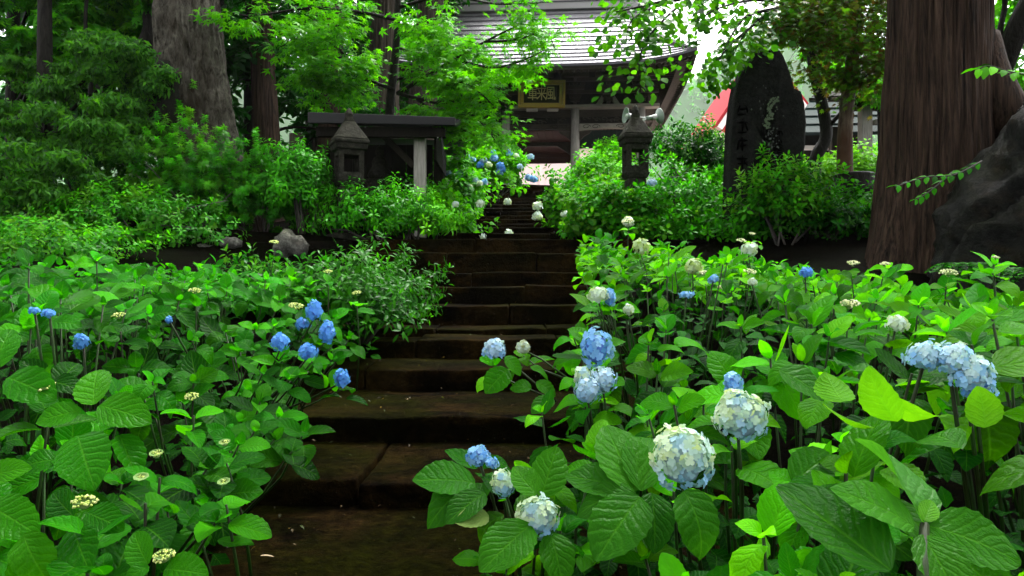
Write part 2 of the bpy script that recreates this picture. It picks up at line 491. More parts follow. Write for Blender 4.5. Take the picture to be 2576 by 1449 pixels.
T_HYD = [blade(wd, 14, 4, d, f, 0.05, 0.035, p_, q_, wv, s, tw, bd) for s, (wd, d, f, wv, p_, q_, tw, bd) in enumerate(
         [(.36, 0.35, 0.22, 0.015, .6, .75, .0, .02), (.34, 0.85, 0.15, 0.03, .6, .85, .25, -.05), (.37, 0.15, 0.30, 0.012, .55, .7, -.15, .04), (.33, 1.15, 0.10, 0.03, .6, .9, .3, .06), (.35, 0.5, 0.38, 0.02, .65, .75, -.3, -.04), (.32, -0.25, 0.25, 0.015, .6, .8, .1, .03),
          (.30, 0.6, 0.45, 0.035, .7, .9, .45, .07), (.40, 0.45, 0.12, 0.03, .55, .7, -.2, -.05), (.34, 1.4, 0.25, 0.03, .6, .8, -.35, .03), (.31, 0.25, 0.55, 0.02, .65, .85, .2, -.08)])]
T_HYD_LO = blade(0.36, 3, 2, 0.5, 0.2, 0, 0, 0.6, 0.75)
T_OVAL = blade(0.24, 3, 2, 0.3, 0.25, 0, 0, 0.6, 0.6)
T_FAR = blade(0.24, 2, 1, 0.3, 0.0, 0, 0, 0.6, 0.6)
T_LONG2 = blade(0.17, 2, 2, 0.4, 0.2, 0, 0, 0.7, 0.7)
T_LONG = blade(0.16, 3, 2, 0.4, 0.2, 0, 0, 0.7, 0.7)
T_ROUND = blade(0.42, 3, 2, 0.25, 0.12, 0, 0, 0.5, 0.5)
T_MAPLE = maple_leaf(5)
T_MAPLE7 = maple_leaf(7)
T_NEEDLE = needle_spray()

def rot_from(dirs, nrm):
    """(N,3) blade directions and face normals -> (N,3,3) columns X, Y, Z"""
    y = dirs / np.maximum(np.linalg.norm(dirs, axis=1, keepdims=True), 1e-6)
    z = nrm - (nrm * y).sum(1, keepdims=True) * y
    z /= np.maximum(np.linalg.norm(z, axis=1, keepdims=True), 1e-6)
    x = np.cross(y, z)
    return np.stack([x, y, z], axis=2)

def scatter(name, tpl, pos, dirs, nrm, size, col, mat, parent=None):
    V0, Q0, UV0 = tpl
    n, k = len(pos), len(V0)
    Rm = rot_from(np.asarray(dirs, float), np.asarray(nrm, float))
    V = np.einsum('nij,kj->nki', Rm, V0) * np.asarray(size)[:, None, None] + np.asarray(pos)[:, None, :]
    Q = (Q0[None] + (np.arange(n) * k)[:, None, None]).reshape(-1, 4)
    uv = np.tile(UV0[Q0.ravel()], (n, 1))
    cc = np.repeat(np.asarray(col), k, axis=0)
    me = np_mesh(name, V.reshape(-1, 3), Q, mat, uv, cc)
    return new_obj(name, me, parent)

def unit(v):
    return v / np.maximum(np.linalg.norm(v, axis=1, keepdims=True), 1e-6)

def pick_cols(rng, n, pal, jitter=0.25):
    pal = np.array(pal)
    a = pal[rng.integers(0, len(pal), n)]; b = pal[rng.integers(0, len(pal), n)]
    f = rng.random((n, 1))
    c = a * f + b * (1 - f)
    return np.clip(c * (1 + jitter * rng.standard_normal((n, 1))), 0.002, 1)

G_HYD = [(0.0124, 0.1517, 0.0012), (0.0213, 0.1972, 0.0012), (0.0072, 0.0860, 0.0018), (0.0444, 0.2680, 0.0018)]
G_HYDR = [(0.0235, 0.2149, 0.0012), (0.0589, 0.3257, 0.0012), (0.0117, 0.1237, 0.0018), (0.1295, 0.4560, 0.0018)]
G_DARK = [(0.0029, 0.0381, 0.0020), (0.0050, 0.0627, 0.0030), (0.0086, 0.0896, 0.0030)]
G_BRIGHT = [(0.0702, 0.3472, 0.0030), (0.0421, 0.2576, 0.0020), (0.1123, 0.4256, 0.0050)]
G_MID = [(0.0226, 0.1882, 0.0012), (0.0426, 0.2688, 0.0012), (0.0113, 0.1075, 0.0012)]
G_MAPLE = [(0.0485, 0.2419, 0.0018), (0.0269, 0.1734, 0.0012), (0.0745, 0.2984, 0.0024)]
G_CONIF = [(0.0101, 0.0952, 0.0100), (0.0216, 0.1624, 0.0140), (0.0050, 0.0504, 0.0060)]
G_RED = [(0.060, 0.040, 0.012), (0.090, 0.055, 0.012), (0.040, 0.060, 0.012), (0.11, 0.05, 0.015)]

def rosettes(rng, tips, axes, nleaf, size, elev=(65, -15), pal=G_MID, spread=0.35, lift=0.55):
    """whorls of leaves round shoot tips -> pos, dirs, nrm, size, col"""
    n = len(tips)
    tips = np.asarray(tips, float); axes = unit(np.asarray(axes, float))
    idx = np.repeat(np.arange(n), nleaf)
    j = np.tile(np.arange(nleaf), n)
    f = j / max(nleaf - 1, 1)
    ax = axes[idx]
    ref = np.where(np.abs(ax[:, 2:3]) < 0.9, np.array([[0, 0, 1.0]]), np.array([[1.0, 0, 0]]))
    a = unit(np.cross(ax, ref)); b = np.cross(ax, a)
    th = j * 2.399 + rng.random(n)[idx] * 6.283
    h = a * np.cos(th)[:, None] + b * np.sin(th)[:, None]
    el = np.radians(elev[0] + (elev[1] - elev[0]) * f + rng.normal(0, 12, len(idx)))
    d = h * np.cos(el)[:, None] + ax * np.sin(el)[:, None]
    s0 = size * (0.6 + 0.4 * f) * (0.8 + 0.4 * rng.random(len(idx)))
    pos = tips[idx] - ax * (f * spread * size * 3)[:, None] + h * (0.12 * size)
    nr = ax * 1.0 + np.array([[0, 0, lift]]) + rng.normal(0, 0.25, d.shape)
    ct = pick_cols(rng, n, pal, 0.12)[idx] * (1 + 0.12 * rng.standard_normal((len(idx), 1)))
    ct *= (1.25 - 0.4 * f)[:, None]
    return pos, d, nr, s0, np.clip(ct, 0.002, 1)

def lumpy_tips(rng, c, rad, n, zmin=-0.2, lump=0.3, seed=0):
    """shoot tips over the upper skin (and a little inside) of an uneven mound"""
    u = unit(rng.standard_normal((n * 3, 3)))
    u = u[u[:, 2] > zmin][:n]
    f = np.array([1 + lump * 1.6 * noise.noise(Vector(x * 2.3) + Vector((seed * 3.7, seed, 0))) for x in u])
    dep = 1 - 0.42 * rng.random(len(u)) ** 1.8 + 0.30 * rng.random(len(u)) ** 7
    p = np.array(c) + u * np.array(rad) * (f * dep)[:, None]
    return p, u

def shrub(name, label, base, c, rad, ntips, nleaf, size, tpl, pal, mat, seed, lean=(0, 0, 0.5), elev=(65, -15), group=None, cat='shrub', nstem=7, heads=None, lump=0.5, zmin=-0.25, stemr=0.02):
    rng = np.random.default_rng(seed)
    root = thing(name, label, cat, base, group)
    tips, u = lumpy_tips(rng, c, [q*.86 for q in rad], ntips, zmin, lump, seed)
    ax = u + np.array(lean) + rng.normal(0, 0.25, u.shape)
    ps = rosettes(rng, tips, ax, nleaf, size, elev, pal)
    tag(scatter('foliage', tpl, *ps, mat, root), kind='stuff')
    b = Vector(base); cc = Vector(c)
    for i in range(nstem):
        t = Vector(tips[rng.integers(0, len(tips))])
        t = cc + (t - cc) * 0.85
        o = Vector((rng.uniform(-.12, .12), rng.uniform(-.12, .12), -0.05))
        mid = (b + o).lerp(t, 0.5) + Vector((rng.uniform(-.1, .1), rng.uniform(-.1, .1), 0.12 * (t - b).length))
        mb = MB(); mb.tube([b + o, (b + o).lerp(mid, 0.5), mid, mid.lerp(t, 0.55), t], [stemr, stemr*.85, stemr*.7, stemr*.5, stemr*.25], 5)
        mb.build('stem', M['twig'], root, True)
    return root, rng, tips, u

# ------------------------------------------------------------------ hydrangea flower heads
def floret_tpl():
    V = []; Q = []
    for k in range(4):
        a = k * math.pi / 2
        ca, sa = math.cos(a), math.sin(a)
        pts = [(0, 0.0, -0.02), (0.40, 0.36, 0.05), (0.36, 0.78, 0.06), (0, 0.92, 0.0), (-0.36, 0.78, 0.06), (-0.40, 0.36, 0.05), (0, 0.50, -0.03)]
        b = len(V)
        V += [(x*ca - y*sa, x*sa + y*ca, z + 0.02*k) for x, y, z in pts]
        Q += [(b, b+1, b+2, b+6), (b+6, b+2, b+3, b+4), (b, b+6, b+4, b+5)]
    return np.array(V, np.float32), np.array(Q, np.int32), np.zeros((len(V), 2), np.float32)
T_FLORET = floret_tpl()
T_FLORET_LO = (np.array([(0,0.9,-0.05),(-0.9,0,-0.05),(0,-0.9,-0.05),(0.9,0,-0.05),(0,0,0.1)], np.float32),
               np.array([(0,1,4,3),(1,2,3,4)], np.int32), np.zeros((5,2), np.float32))
BLUE, PALEB, CREAM, WHITE, DEEP, LIME, FADED = ((0.10,0.33,0.82), (0.28,0.52,0.84), (0.52,0.66,0.46), (0.56,0.69,0.72), (0.075,0.26,0.80), (0.36,0.52,0.12), (0.30,0.34,0.22))

def head_cols(rng, u, mode):
    n = len(u)
    r_ = rng.random((n, 1))
    nz = np.array([noise.noise(Vector(x) * 1.7 + Vector((mode[2], 0, 0))) for x in u])[:, None]
    f = np.clip(0.5 + nz * 0.9 + (r_ - 0.5) * 0.35 + mode[3] * -u[:, 2:3], 0, 1)
    a, b = np.array(mode[0]), np.array(mode[1])
    return np.clip((a * (1 - f) + b * f) * (0.9 + 0.2 * rng.random((n, 1))), 0, 1)

FLORET_MESH = {}
def flower_head(parent, c, rad, mode, seed, axis=(0, -0.3, 0.9), nfl=110, detail='joined', name='flower_head', skip=-0.55):
    rng = np.random.default_rng(seed)
    rad = np.array(rad if hasattr(rad, '__len__') else (rad, rad, rad), float)
    i = np.arange(nfl) + 0.5
    ph = np.arccos(1 - 2 * i / nfl); th = i * 2.39996
    u = np.stack([np.sin(ph) * np.cos(th), np.sin(ph) * np.sin(th), np.cos(ph)], 1) + rng.normal(0, 0.06, (nfl, 3))
    u = unit(u)
    axn = np.array(Vector(axis).normalized())
    keep = (u @ axn) > skip
    u = u[keep]; n = len(u)
    col = head_cols(rng, u, mode)
    lmp = np.array([noise.noise(Vector(x) * 2.1 + Vector((0, seed * 1.3, 0))) for x in u])[:, None]
    pos = np.array(c) + u * rad * (0.90 + 0.12 * rng.random((n, 1)) + 0.30 * lmp)
    fs = rad.mean() * (0.19 if nfl > 80 else 0.24) * (110 / nfl) ** 0.35 * 1.28
    nr = u + rng.normal(0, 0.30, u.shape)
    ref = rng.standard_normal(u.shape)
    dr = np.cross(nr, ref)
    core = MB()
    prof = [(0.02, -0.9), (0.55, -0.7), (0.82, -0.2), (0.85, 0.2), (0.6, 0.66), (0.03, 0.86)]
    core.lathe(prof, 10, c, Matrix.Diagonal(Vector(rad * 0.86)))
    core_o = core.build(name, M['core_' + mode[4]], parent, True)
    if detail == 'florets':
        Rm = rot_from(dr, nr)
        for k in range(n):
            q = int(np.clip(np.argmin([np.abs(np.array(x) - col[k]).sum() for x in PALETTE]), 0, len(PALETTE) - 1))
            if q not in FLORET_MESH:
                V0, Q0, UV0 = T_FLORET
                FLORET_MESH[q] = np_mesh('floret', V0, Q0, M['petal'], UV0[Q0.ravel()], np.tile(np.array(PALETTE[q]), (len(V0), 1)))
            o = bpy.data.objects.new('floret', FLORET_MESH[q]); C.objects.link(o)
            o.parent = core_o
            m = Matrix([list(Rm[k][0]), list(Rm[k][1]), list(Rm[k][2])]).to_4x4()
            sc = fs * (0.85 + 0.3 * rng.random())
            o.matrix_basis = Matrix.Translation(Vector(pos[k])) @ m @ Matrix.Scale(sc, 4)
    else:
        tpl = T_FLORET if detail == 'joined' else T_FLORET_LO
        o = scatter('florets', tpl, pos, dr, nr, fs * (0.85 + 0.3 * rng.random(n)), col, M['petal'], None)
        o.parent = core_o
        tag(o, kind='stuff')
    return core_o
PALETTE = []
for _a, _b in ((BLUE, PALEB), (PALEB, WHITE), (PALEB, CREAM), (CREAM, WHITE), (DEEP, BLUE)):
    for _f in (0.0, 0.33, 0.66, 1.0):
        PALETTE.append(tuple(x * (1 - _f) + y * _f for x, y in zip(_a, _b)))
for nm, cc in (('blue', (0.10, 0.20, 0.60)), ('pale', (0.34, 0.45, 0.55)), ('lime', (0.10, 0.20, 0.03)), ('white', (0.45, 0.50, 0.42))):
    M['core_' + nm] = plain('head_core_' + nm, cc, 0.8, 0, 0.3)
MODE_BLUE = (BLUE, PALEB, 1.0, 0.0, 'blue')
MODE_DEEP = (DEEP, BLUE, 2.0, 0.0, 'blue')
MODE_PALE = (CREAM, PALEB, 3.0, 0.45, 'pale')
MODE_PALE2 = ((0.50,0.66,0.82), (0.22,0.43,0.84), 4.0, 0.35, 'pale')
MODE_WHITE = (WHITE, CREAM, 5.0, 0.0, 'white')
MODE_LIME = (LIME, CREAM, 6.0, 0.0, 'lime')
MODE_FADE = (FADED, WHITE, 7.0, 0.0, 'white')

BEAD = None
def lacecap(parent, c, r_, pal, seed, tilt=(0, -0.25, 1), n=46):
    """a flat cluster of small closed buds"""
    rng = np.random.default_rng(seed)
    q = np.sqrt(rng.random(n)) * r_; th = rng.random(n) * 6.283
    z = (1 - (q / r_) ** 2) * r_ * 0.28
    ax = Vector(tilt).normalized(); m = ax.to_track_quat('Z', 'Y').to_matrix()
    mb = MB(); mb.lathe([(0.01, -0.5*r_), (0.06*r_, -0.45*r_), (0.10*r_, -0.2*r_), (0.9*r_, 0.0), (0.6*r_, 0.12*r_), (0.02, 0.2*r_)], 8, c, m)
    o = mb.build('flower_head', M['core_lime'], parent, True)
    pos = np.array([list(Vector(c) + m @ Vector((q[i]*math.cos(th[i]), q[i]*math.sin(th[i]), z[i]))) for i in range(n)])
    V0 = np.array([(0,0,-.6),(1,0,0),(0,1,0),(-1,0,0),(0,-1,0),(0,0,.9)], np.float32)
    Q0 = np.array([(0,2,1,4),(0,4,3,2),(5,1,2,3),(5,3,4,1)], np.int32)
    s_ = scatter('buds', (V0, Q0, np.zeros((6,2), np.float32)), pos, unit(rng.standard_normal((n,3))), np.tile(np.array(ax), (n,1)) + rng.normal(0,.3,(n,3)),
                 r_ * (0.11 + 0.08 * rng.random(n)), pick_cols(rng, n, pal, 0.1), M['petal'], None)
    s_.parent = o
    tag(s_, kind='stuff')
    return o
PAL_BUD = [(0.55, 0.66, 0.16), (0.45, 0.60, 0.12), (0.68, 0.74, 0.30)]
PAL_CREAM = [(0.74, 0.78, 0.46), (0.82, 0.85, 0.62), (0.62, 0.72, 0.34)]

LEAF_MESH = []
for _i, (V0, Q0, UV0) in enumerate(T_HYD):
    LEAF_MESH.append(np_mesh('hydrangea_leaf', V0, Q0, M['leaf'], UV0[Q0.ravel()]))

def leaf_obj(parent, base, dvec, nvec, length, col, rnd, var=None, wide=1.0):
    y = Vector(dvec).normalized(); n = Vector(nvec)
    z = n - y * n.dot(y)
    if z.length < 1e-3: z = Vector((0, 0, 1)) - y * y.z
    z.normalize(); x = y.cross(z)
    me = LEAF_MESH[rnd.randrange(len(LEAF_MESH)) if var is None else var]
    o = bpy.data.objects.new('leaf', me); C.objects.link(o)
    o.parent = parent
    o.matrix_parent_inverse = Matrix.Translation(-root_loc(parent))
    m = Matrix((x, y, z)).transposed().to_4x4()
    o.matrix_basis = Matrix.Translation(base) @ m @ Matrix.Diagonal((length*wide, length, length, 1))
    o.color = (*col, 1.0)
    return o

def pal_pick(rnd, pal, gain=1.0):
    a, b = rnd.choice(pal), rnd.choice(pal); f = rnd.random()
    g = gain * rnd.uniform(0.8, 1.2)
    return tuple(min(1, (x*f + y*(1-f)) * g) for x, y in zip(a, b))

def hyd_shoot(bush, tip, axis, size, rnd, pal, pairs=3, bud=True, base=None, top=70, wide=(0.85, 1.1)):
    """a stem with opposite leaf pairs turned a quarter at each node; every leaf its own object"""
    ax = Vector(axis).normalized()
    ref = ax.cross(Vector((rnd.uniform(-1,1), rnd.uniform(-1,1), 0.3))).normalized()
    ref2 = ax.cross(ref)
    ph = rnd.random() * 6.283
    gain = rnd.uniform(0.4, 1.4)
    for k in range(pairs + (1 if bud else 0)):
        kk = k if bud else k + 1
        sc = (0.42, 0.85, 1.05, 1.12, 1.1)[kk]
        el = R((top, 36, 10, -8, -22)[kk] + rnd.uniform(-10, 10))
        an = ph + k * math.pi / 2 + rnd.uniform(-.2, .2)
        at_ = tip - ax * size * (0.0, 0.10, 0.45, 0.95, 1.4)[kk]
        for sgn in (0, math.pi):
            h = ref * math.cos(an + sgn) + ref2 * math.sin(an + sgn)
            d = h * math.cos(el) + ax * math.sin(el)
            nrm = ax * math.cos(el) - h * math.sin(el) + Vector((rnd.uniform(-.25,.25), rnd.uniform(-.35,.1), rnd.uniform(0,.3)))
            l = size * sc * rnd.uniform(0.85, 1.15)
            c = pal_pick(rnd, pal, gain * (1.55, 1.15, 0.85, 0.6, 0.5)[kk])  # lower pairs darker: shade between the shoots put into the leaf colour
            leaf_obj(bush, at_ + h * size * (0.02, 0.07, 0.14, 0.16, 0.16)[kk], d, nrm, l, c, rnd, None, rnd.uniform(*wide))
    b = base if base is not None else tip - ax * 0.5
    mid = Vector(b).lerp(tip, 0.6) + Vector((rnd.uniform(-.04,.04), rnd.uniform(-.04,.04), -0.02))
    mb = MB(); mb.tube([b, mid, tip], [0.0075, 0.0055, 0.004], 5)
    mb.build('stem', M['stem'], bush, True)

# ------------------------------------------------------------------ trees
def trunk_mesh(path, radii, seed, nang=40, ridge=0.05, ridges=9, lump=0.05, step=0.12, lobes=0.0, zf=0.45):
    """a tapering trunk with wandering bark ridges and an uneven girth"""
    pts = [Vector(p) for p in path]
    cum = [0]
    for a, b in zip(pts, pts[1:]): cum.append(cum[-1] + (b - a).length)
    L = cum[-1]; n = max(6, int(L / step))
    V = []; F = []
    for i in range(n + 1):
        s_ = L * i / n
        k = max(0, min(len(cum) - 2, next((j for j in range(len(cum)-1) if cum[j+1] >= s_ - 1e-9), len(cum)-2)))
        f = (s_ - cum[k]) / max(cum[k+1] - cum[k], 1e-6)
        p0, p1, p2, p3 = pts[max(k-1,0)], pts[k], pts[k+1], pts[min(k+2, len(pts)-1)]
        c = 0.5 * ((2*p1) + (p2-p0)*f + (2*p0-5*p1+4*p2-p3)*f*f + (3*p1-p0-3*p2+p3)*f**3)
        rr = radii[k] * (1-f) + radii[k+1] * f
        for j in range(nang):
            a = 2*math.pi*j/nang
            d = Vector((math.cos(a), math.sin(a), 0))
            q = Vector((math.cos(a)*ridges*0.35, math.sin(a)*ridges*0.35, s_*zf + seed*7.1))
            rn = 1 - abs(noise.noise(q)) * 2.6 + 0.6*noise.noise(q*2.3)
            bl = noise.noise(Vector((math.cos(a)*1.2, math.sin(a)*1.2, s_*0.5 + seed*3.3)))
            lb = lobes * math.cos(5*a + seed) * max(0, 1 - s_/1.6) if lobes else 0
            V.append(c + d * rr * (1 + ridge*rn + lump*2*bl + lb))
    for i in range(n):
        for j in range(nang):
            F.append((i*nang+j, i*nang+(j+1)%nang, (i+1)*nang+(j+1)%nang, (i+1)*nang+j))
    F.append(tuple(n*nang + j for j in range(nang)))
    mb = MB(); mb.v = [tuple(v) for v in V]; mb.f = F
    return mb

def cloud(rng, clumps, n, flat=1.0):
    """points through a set of clump ellipsoids (cx,cy,cz,rx,ry,rz), thicker to the skin"""
    cl = np.array(clumps, float)
    vol = cl[:, 3] * cl[:, 4] * cl[:, 5]
    idx = rng.choice(len(cl), n, p=vol**0.67 / (vol**0.67).sum())
    u = unit(rng.standard_normal((n, 3)))
    r_ = rng.random((n, 1)) ** 0.45
    return cl[idx, :3] + u * r_ * cl[idx, 3:], u

def sub_clumps(rng, clumps, k, f=0.33):
    """break big clumps into many small uneven ones so that gaps show between"""
    out = []
    for c in clumps:
        for _ in range(k):
            u = rng.standard_normal(3); u /= np.linalg.norm(u)
            r_ = rng.random() ** 0.4
            s_ = f * rng.uniform(0.6, 1.35)
            out.append((c[0]+u[0]*c[3]*r_, c[1]+u[1]*c[4]*r_, c[2]+u[2]*c[5]*r_, c[3]*s_, c[4]*s_, c[5]*s_*0.75))
    return out

def crown(parent, clumps, n, size, tpl, pal, mat, seed, up=0.9, droop=0.0, k=0, f=0.33, name='crown'):
    rng = np.random.default_rng(seed)
    if k: clumps = sub_clumps(rng, clumps, k, f)
    p, u = cloud(rng, clumps, n)
    nr = u * 0.5 + rng.normal(0, 0.55, (n, 3)); nr[:, 2] += up
    d = np.cross(nr, rng.standard_normal((n, 3))); d[:, 2] -= droop * np.linalg.norm(d, axis=1)
    sz = size * (0.65 + 0.7 * rng.random(n))
    o = scatter(name, tpl, p, d, nr, sz, pick_cols(rng, n, pal, 0.2), mat, parent)
    return tag(o, kind='stuff')

def limb(parent, pts, r0, r1, mat, name='branch', n=7):
    pts = [Vector(p) for p in pts]
    # smooth the polyline
    sm = []
    for i in range(len(pts)-1):
        p0, p1, p2, p3 = pts[max(i-1,0)], pts[i], pts[i+1], pts[min(i+2, len(pts)-1)]
        for s_ in range(4):
            f = s_/4
            sm.append(0.5*((2*p1)+(p2-p0)*f+(2*p0-5*p1+4*p2-p3)*f*f+(3*p1-p0-3*p2+p3)*f**3))
    sm.append(pts[-1])
    m = len(sm)
    mb = MB(); mb.tube(sm, [r0 + (r1-r0)*i/(m-1) for i in range(m)], n)
    return mb.build(name, mat, parent, True)

def spray_tree(parent, limbs, per, size, tpl, pal, mat, seed, spread=(0.55, 0.55, 0.12), nspray=10, f0=0.3, up=1.5, droop=0.25, barkmat=None, name='crown', twigs=True):
    """limbs: (points, r0, r1); flat sprays of leaves hang along the outer part of every limb"""
    rng = np.random.default_rng(seed)
    P_ = []; D_ = []
    for pts, r0, r1 in limbs:
        if barkmat: limb(parent, pts, r0, r1, barkmat)
        pts = [Vector(p) for p in pts]
        for s_ in range(nspray):
            f = f0 + (1 - f0) * rng.random()
            x = f * (len(pts) - 1); i = min(int(x), len(pts) - 2)
            c = pts[i].lerp(pts[i+1], x - i)
            off = Vector((rng.normal(0, spread[0]), rng.normal(0, spread[1]), rng.normal(0, spread[2]) - 0.05))
            e = c + off
            if twigs and barkmat and rng.random() < 0.6:
                mb = MB(); mb.tube([c, c.lerp(e, 0.5) + Vector((0, 0, 0.05)), e], [r1*0.8, r1*0.55, r1*0.3], 4)
                mb.build('twig', barkmat, parent, True)
            q = np.array(e) + rng.normal(0, 1, (per, 3)) * np.array(spread) * 0.62
            P_.append(q)
            D_.append(q - np.array(c))
    P_ = np.concatenate(P_); D_ = unit(np.concatenate(D_)); n = len(P_)
    nr = rng.normal(0, 0.45, (n, 3)); nr[:, 2] += up
    D_ = D_ + rng.normal(0, 0.6, (n, 3)); D_[:, 2] = D_[:, 2] * 0.4 - droop
    o = scatter(name, tpl, P_, D_, nr, size * (0.65 + 0.7*rng.random(n)), pick_cols(rng, n, pal, 0.18), mat, parent)
    return tag(o, kind='stuff')
# ------------------------------------------------------------------ ground
def lerp(a, b, f): return a + (b - a) * f
def smooth(f):
    f = min(max(f, 0), 1); return f*f*(3-2*f)
def ground_z(x, y):
    if y < 3.6: z = -1.22
    elif y < 11.5: z = lerp(-1.22, 0.38, (y - 3.6) / 7.9)
    elif y < 12.0: z = lerp(0.38, 0.74, smooth((y - 11.5) / 0.3))
    else: z = 0.74
    if y > 12.4:
        top = lerp(3.38, 2.1, smooth((-x - 3.0) / 4.0))
        z = lerp(0.74, top, min((y - 12.4) / 12.0, 1))
    if y < 12.4:                                     # the banks climb away from the stairs
        side = max(0, x - 1.2) if x > 0 else max(0, -2.4 - x)
        z += min(side * 0.10, 0.35) * min(max(y, 0) / 4, 1)
    return z
def in_stairs(x, y):
    if y < 4.2: return -1.75 < x < 1.3
    if y < 11.6: return -2.3 < x < 1.5
    if y < 24.6: return -1.4 < x < 1.9
    return False
xs = sorted(set([-2000,-700,-300,-140,-70,-40,-28] + list(np.arange(-20, 20.01, 0.4)) + [28,40,70,140,300,700,2000]))
ys = sorted(set([-60,-25,-10] + list(np.arange(-4, 27, 0.4)) + [28,30,34,40,50,70,110,180,300,520,900,1800]))
V = []; F = []
for y in ys:
    for x in xs:
        z = ground_z(x, y)
        if in_stairs(x, y): z -= 0.45
        elif -20 <= x <= 20 and y < 27: z += 0.05 * noise.noise(Vector((x*1.3, y*1.3, 0)))
        V.append((x, y, z))
nx = len(xs)
for j in range(len(ys)-1):
    for i in range(nx-1):
        a = j*nx+i; F.append((a, a+1, a+nx+1, a+nx))
mb = MB(); mb.v = V; mb.f = F
tag(mb.build('ground', M['soil'], None, True), kind='structure')

# pale yard beyond the gate
mb = MB(); mb.box(-9, 26, 25.6, 75, 3.30, 3.43)
tag(mb.build('yard', M['gravel']), kind='structure')

# ------------------------------------------------------------------ stone stairs
def rbox(mb, x0, x1, y0, y1, z0, z1, r=0.035, amp=0.02, seed=0, cell=0.22):
    def axis(a, b):
        L = b - a; rr = min(r, L*0.3)
        n = max(2, int(L / cell))
        return [a, a + rr*0.45, a + rr*1.2] + [a + L*k/n for k in range(1, n) if rr*1.6 < L*k/n < L - rr*1.6] + [b - rr*1.2, b - rr*0.45, b]
    X, Y, Z = axis(x0, x1), axis(y0, y1), axis(z0, z1)
    idx = {}; vs = []; fs = []
    def vid(i, j, k):
        key = (i, j, k)
        if key not in idx:
            p = Vector((X[i], Y[j], Z[k]))
            q = Vector((min(max(p.x, x0+r), x1-r), min(max(p.y, y0+r), y1-r), min(max(p.z, z0+r), z1-r)))
            d = p - q
            if d.length > 1e-6: p = q + d.normalized() * r
            o = Vector((seed*3.1, seed*1.7, seed*0.9))
            nv = noise.noise_vector(p*1.4 + o) * amp + noise.noise_vector(p*5.5 + o) * amp * 0.45
            idx[key] = len(vs); vs.append(p + nv)
        return idx[key]
    a, b, c = len(X)-1, len(Y)-1, len(Z)-1
    for i in range(a):
        for j in range(b):
            fs.append((vid(i,j,0), vid(i,j+1,0), vid(i+1,j+1,0), vid(i+1,j,0)))
            fs.append((vid(i,j,c), vid(i+1,j,c), vid(i+1,j+1,c), vid(i,j+1,c)))
        for k in range(c):
            fs.append((vid(i,0,k), vid(i+1,0,k), vid(i+1,0,k+1), vid(i,0,k+1)))
            fs.append((vid(i,b,k), vid(i,b,k+1), vid(i+1,b,k+1), vid(i+1,b,k)))
    for j in range(b):
        for k in range(c):
            fs.append((vid(0,j,k), vid(0,j,k+1), vid(0,j+1,k+1), vid(0,j+1,k)))
            fs.append((vid(a,j,k), vid(a,j+1,k), vid(a,j+1,k+1), vid(a,j,k+1)))
    return mb.add(vs, fs)

rs = random.Random(11)
stairs = thing('stone_stairs', 'dark worn mossy stone steps climbing between the hydrangeas to the gate', 'stairs', (0, 4.3, -1.22))
lower = [(4.30, -1.075), (5.33, -0.895), (6.72, -0.716), (7.68, -0.528), (8.42, -0.440), (9.30, -0.208), (10.0, 0.020), (10.6, 0.222), (11.15, 0.513), (11.75, 0.745)]
upper = [(12.75, 0.93), (14.1, 1.13), (15.6, 1.33), (16.9, 1.53), (18.1, 1.73), (19.2, 1.93), (20.3, 2.13), (21.3, 2.33), (22.2, 2.53), (22.9, 2.73), (23.5, 2.93), (24.1, 3.13), (24.7, 3.33)]
allst = [(1.2, -1.22)] + lower + upper
for k, (d, z) in enumerate(allst):
    nd = allst[k+1][0] if k+1 < len(allst) else 26.2
    if k <= len(lower):
        xl, xr = (-2.35, 1.75) if d > 4.4 else (-1.9, 1.45)
        nblk = rs.choice([2, 3, 3])
    else:
        xl, xr = -1.25, 1.75
        nblk = 3
    if d == 11.75: xl, xr = -2.35, 2.0
    cuts = [xl] + [lerp(xl, xr, (q + rs.uniform(-.18, .18)) / nblk) for q in range(1, nblk)] + [xr]
    if k == 0: cuts = [xl, 0.45, xr]
    if k == 1: cuts = [xl, -0.86, 0.75, xr]
    if k == 2: cuts = [xl, -1.75, 0.62, xr]
    if k == 3: cuts = [xl, -1.3, 0.9, xr]
    for a, b in zip(cuts, cuts[1:]):
        off = rs.uniform(-.03, .03); zo = rs.uniform(-.012, .012)
        if k == 1 and a == -0.86: off, zo = -0.07, -0.012
        mb = MB()
        rbox(mb, a + 0.003, b - 0.003, d + off, nd + 0.14, z - (0.5 if k else 0.3), z + zo, 0.022, 0.022 if k < 9 else 0.016, k*7 + a, 0.16 if k < 7 else 0.3)
        mb.build('stone', M['step'], stairs, True)

# retaining walls either side of the landing, built of dressed stones
def retaining(name, label, x0, x1, y, z0, z1, rows, seed, mat, w_=(0.7, 1.3), slope=0.0):
    r_ = random.Random(seed)
    root = thing(name, label, 'wall', ((x0+x1)/2, y, z0))
    h = (z1 - z0) / rows
    for q in range(rows):
        x = x0
        while x < x1 - 0.2:
            b = min(x1, x + r_.uniform(*w_))
            mb = MB()
            zz = slope * abs(x - x0)
            rbox(mb, x + .008, b - .008, y + r_.uniform(-.04, .04), y + 0.4, z0 + q*h + .006 + zz, z0 + (q+1)*h + zz + r_.uniform(-.02, .02), 0.04, 0.025, seed + q*5 + x, 0.3)
            mb.build('stone', mat, root, True)
            x = b
    return root
retaining('retaining_wall', 'low dark stone wall behind the hydrangeas below the stele', 2.02, 6.4, 11.7, 0.1, 0.76, 2, 5, M['wallstone'])
retaining('retaining_wall', 'dark stone wall on the left under the leafy shrubs', -8.6, -2.38, 11.72, -0.1, 0.72, 2, 9, M['wallstone'])

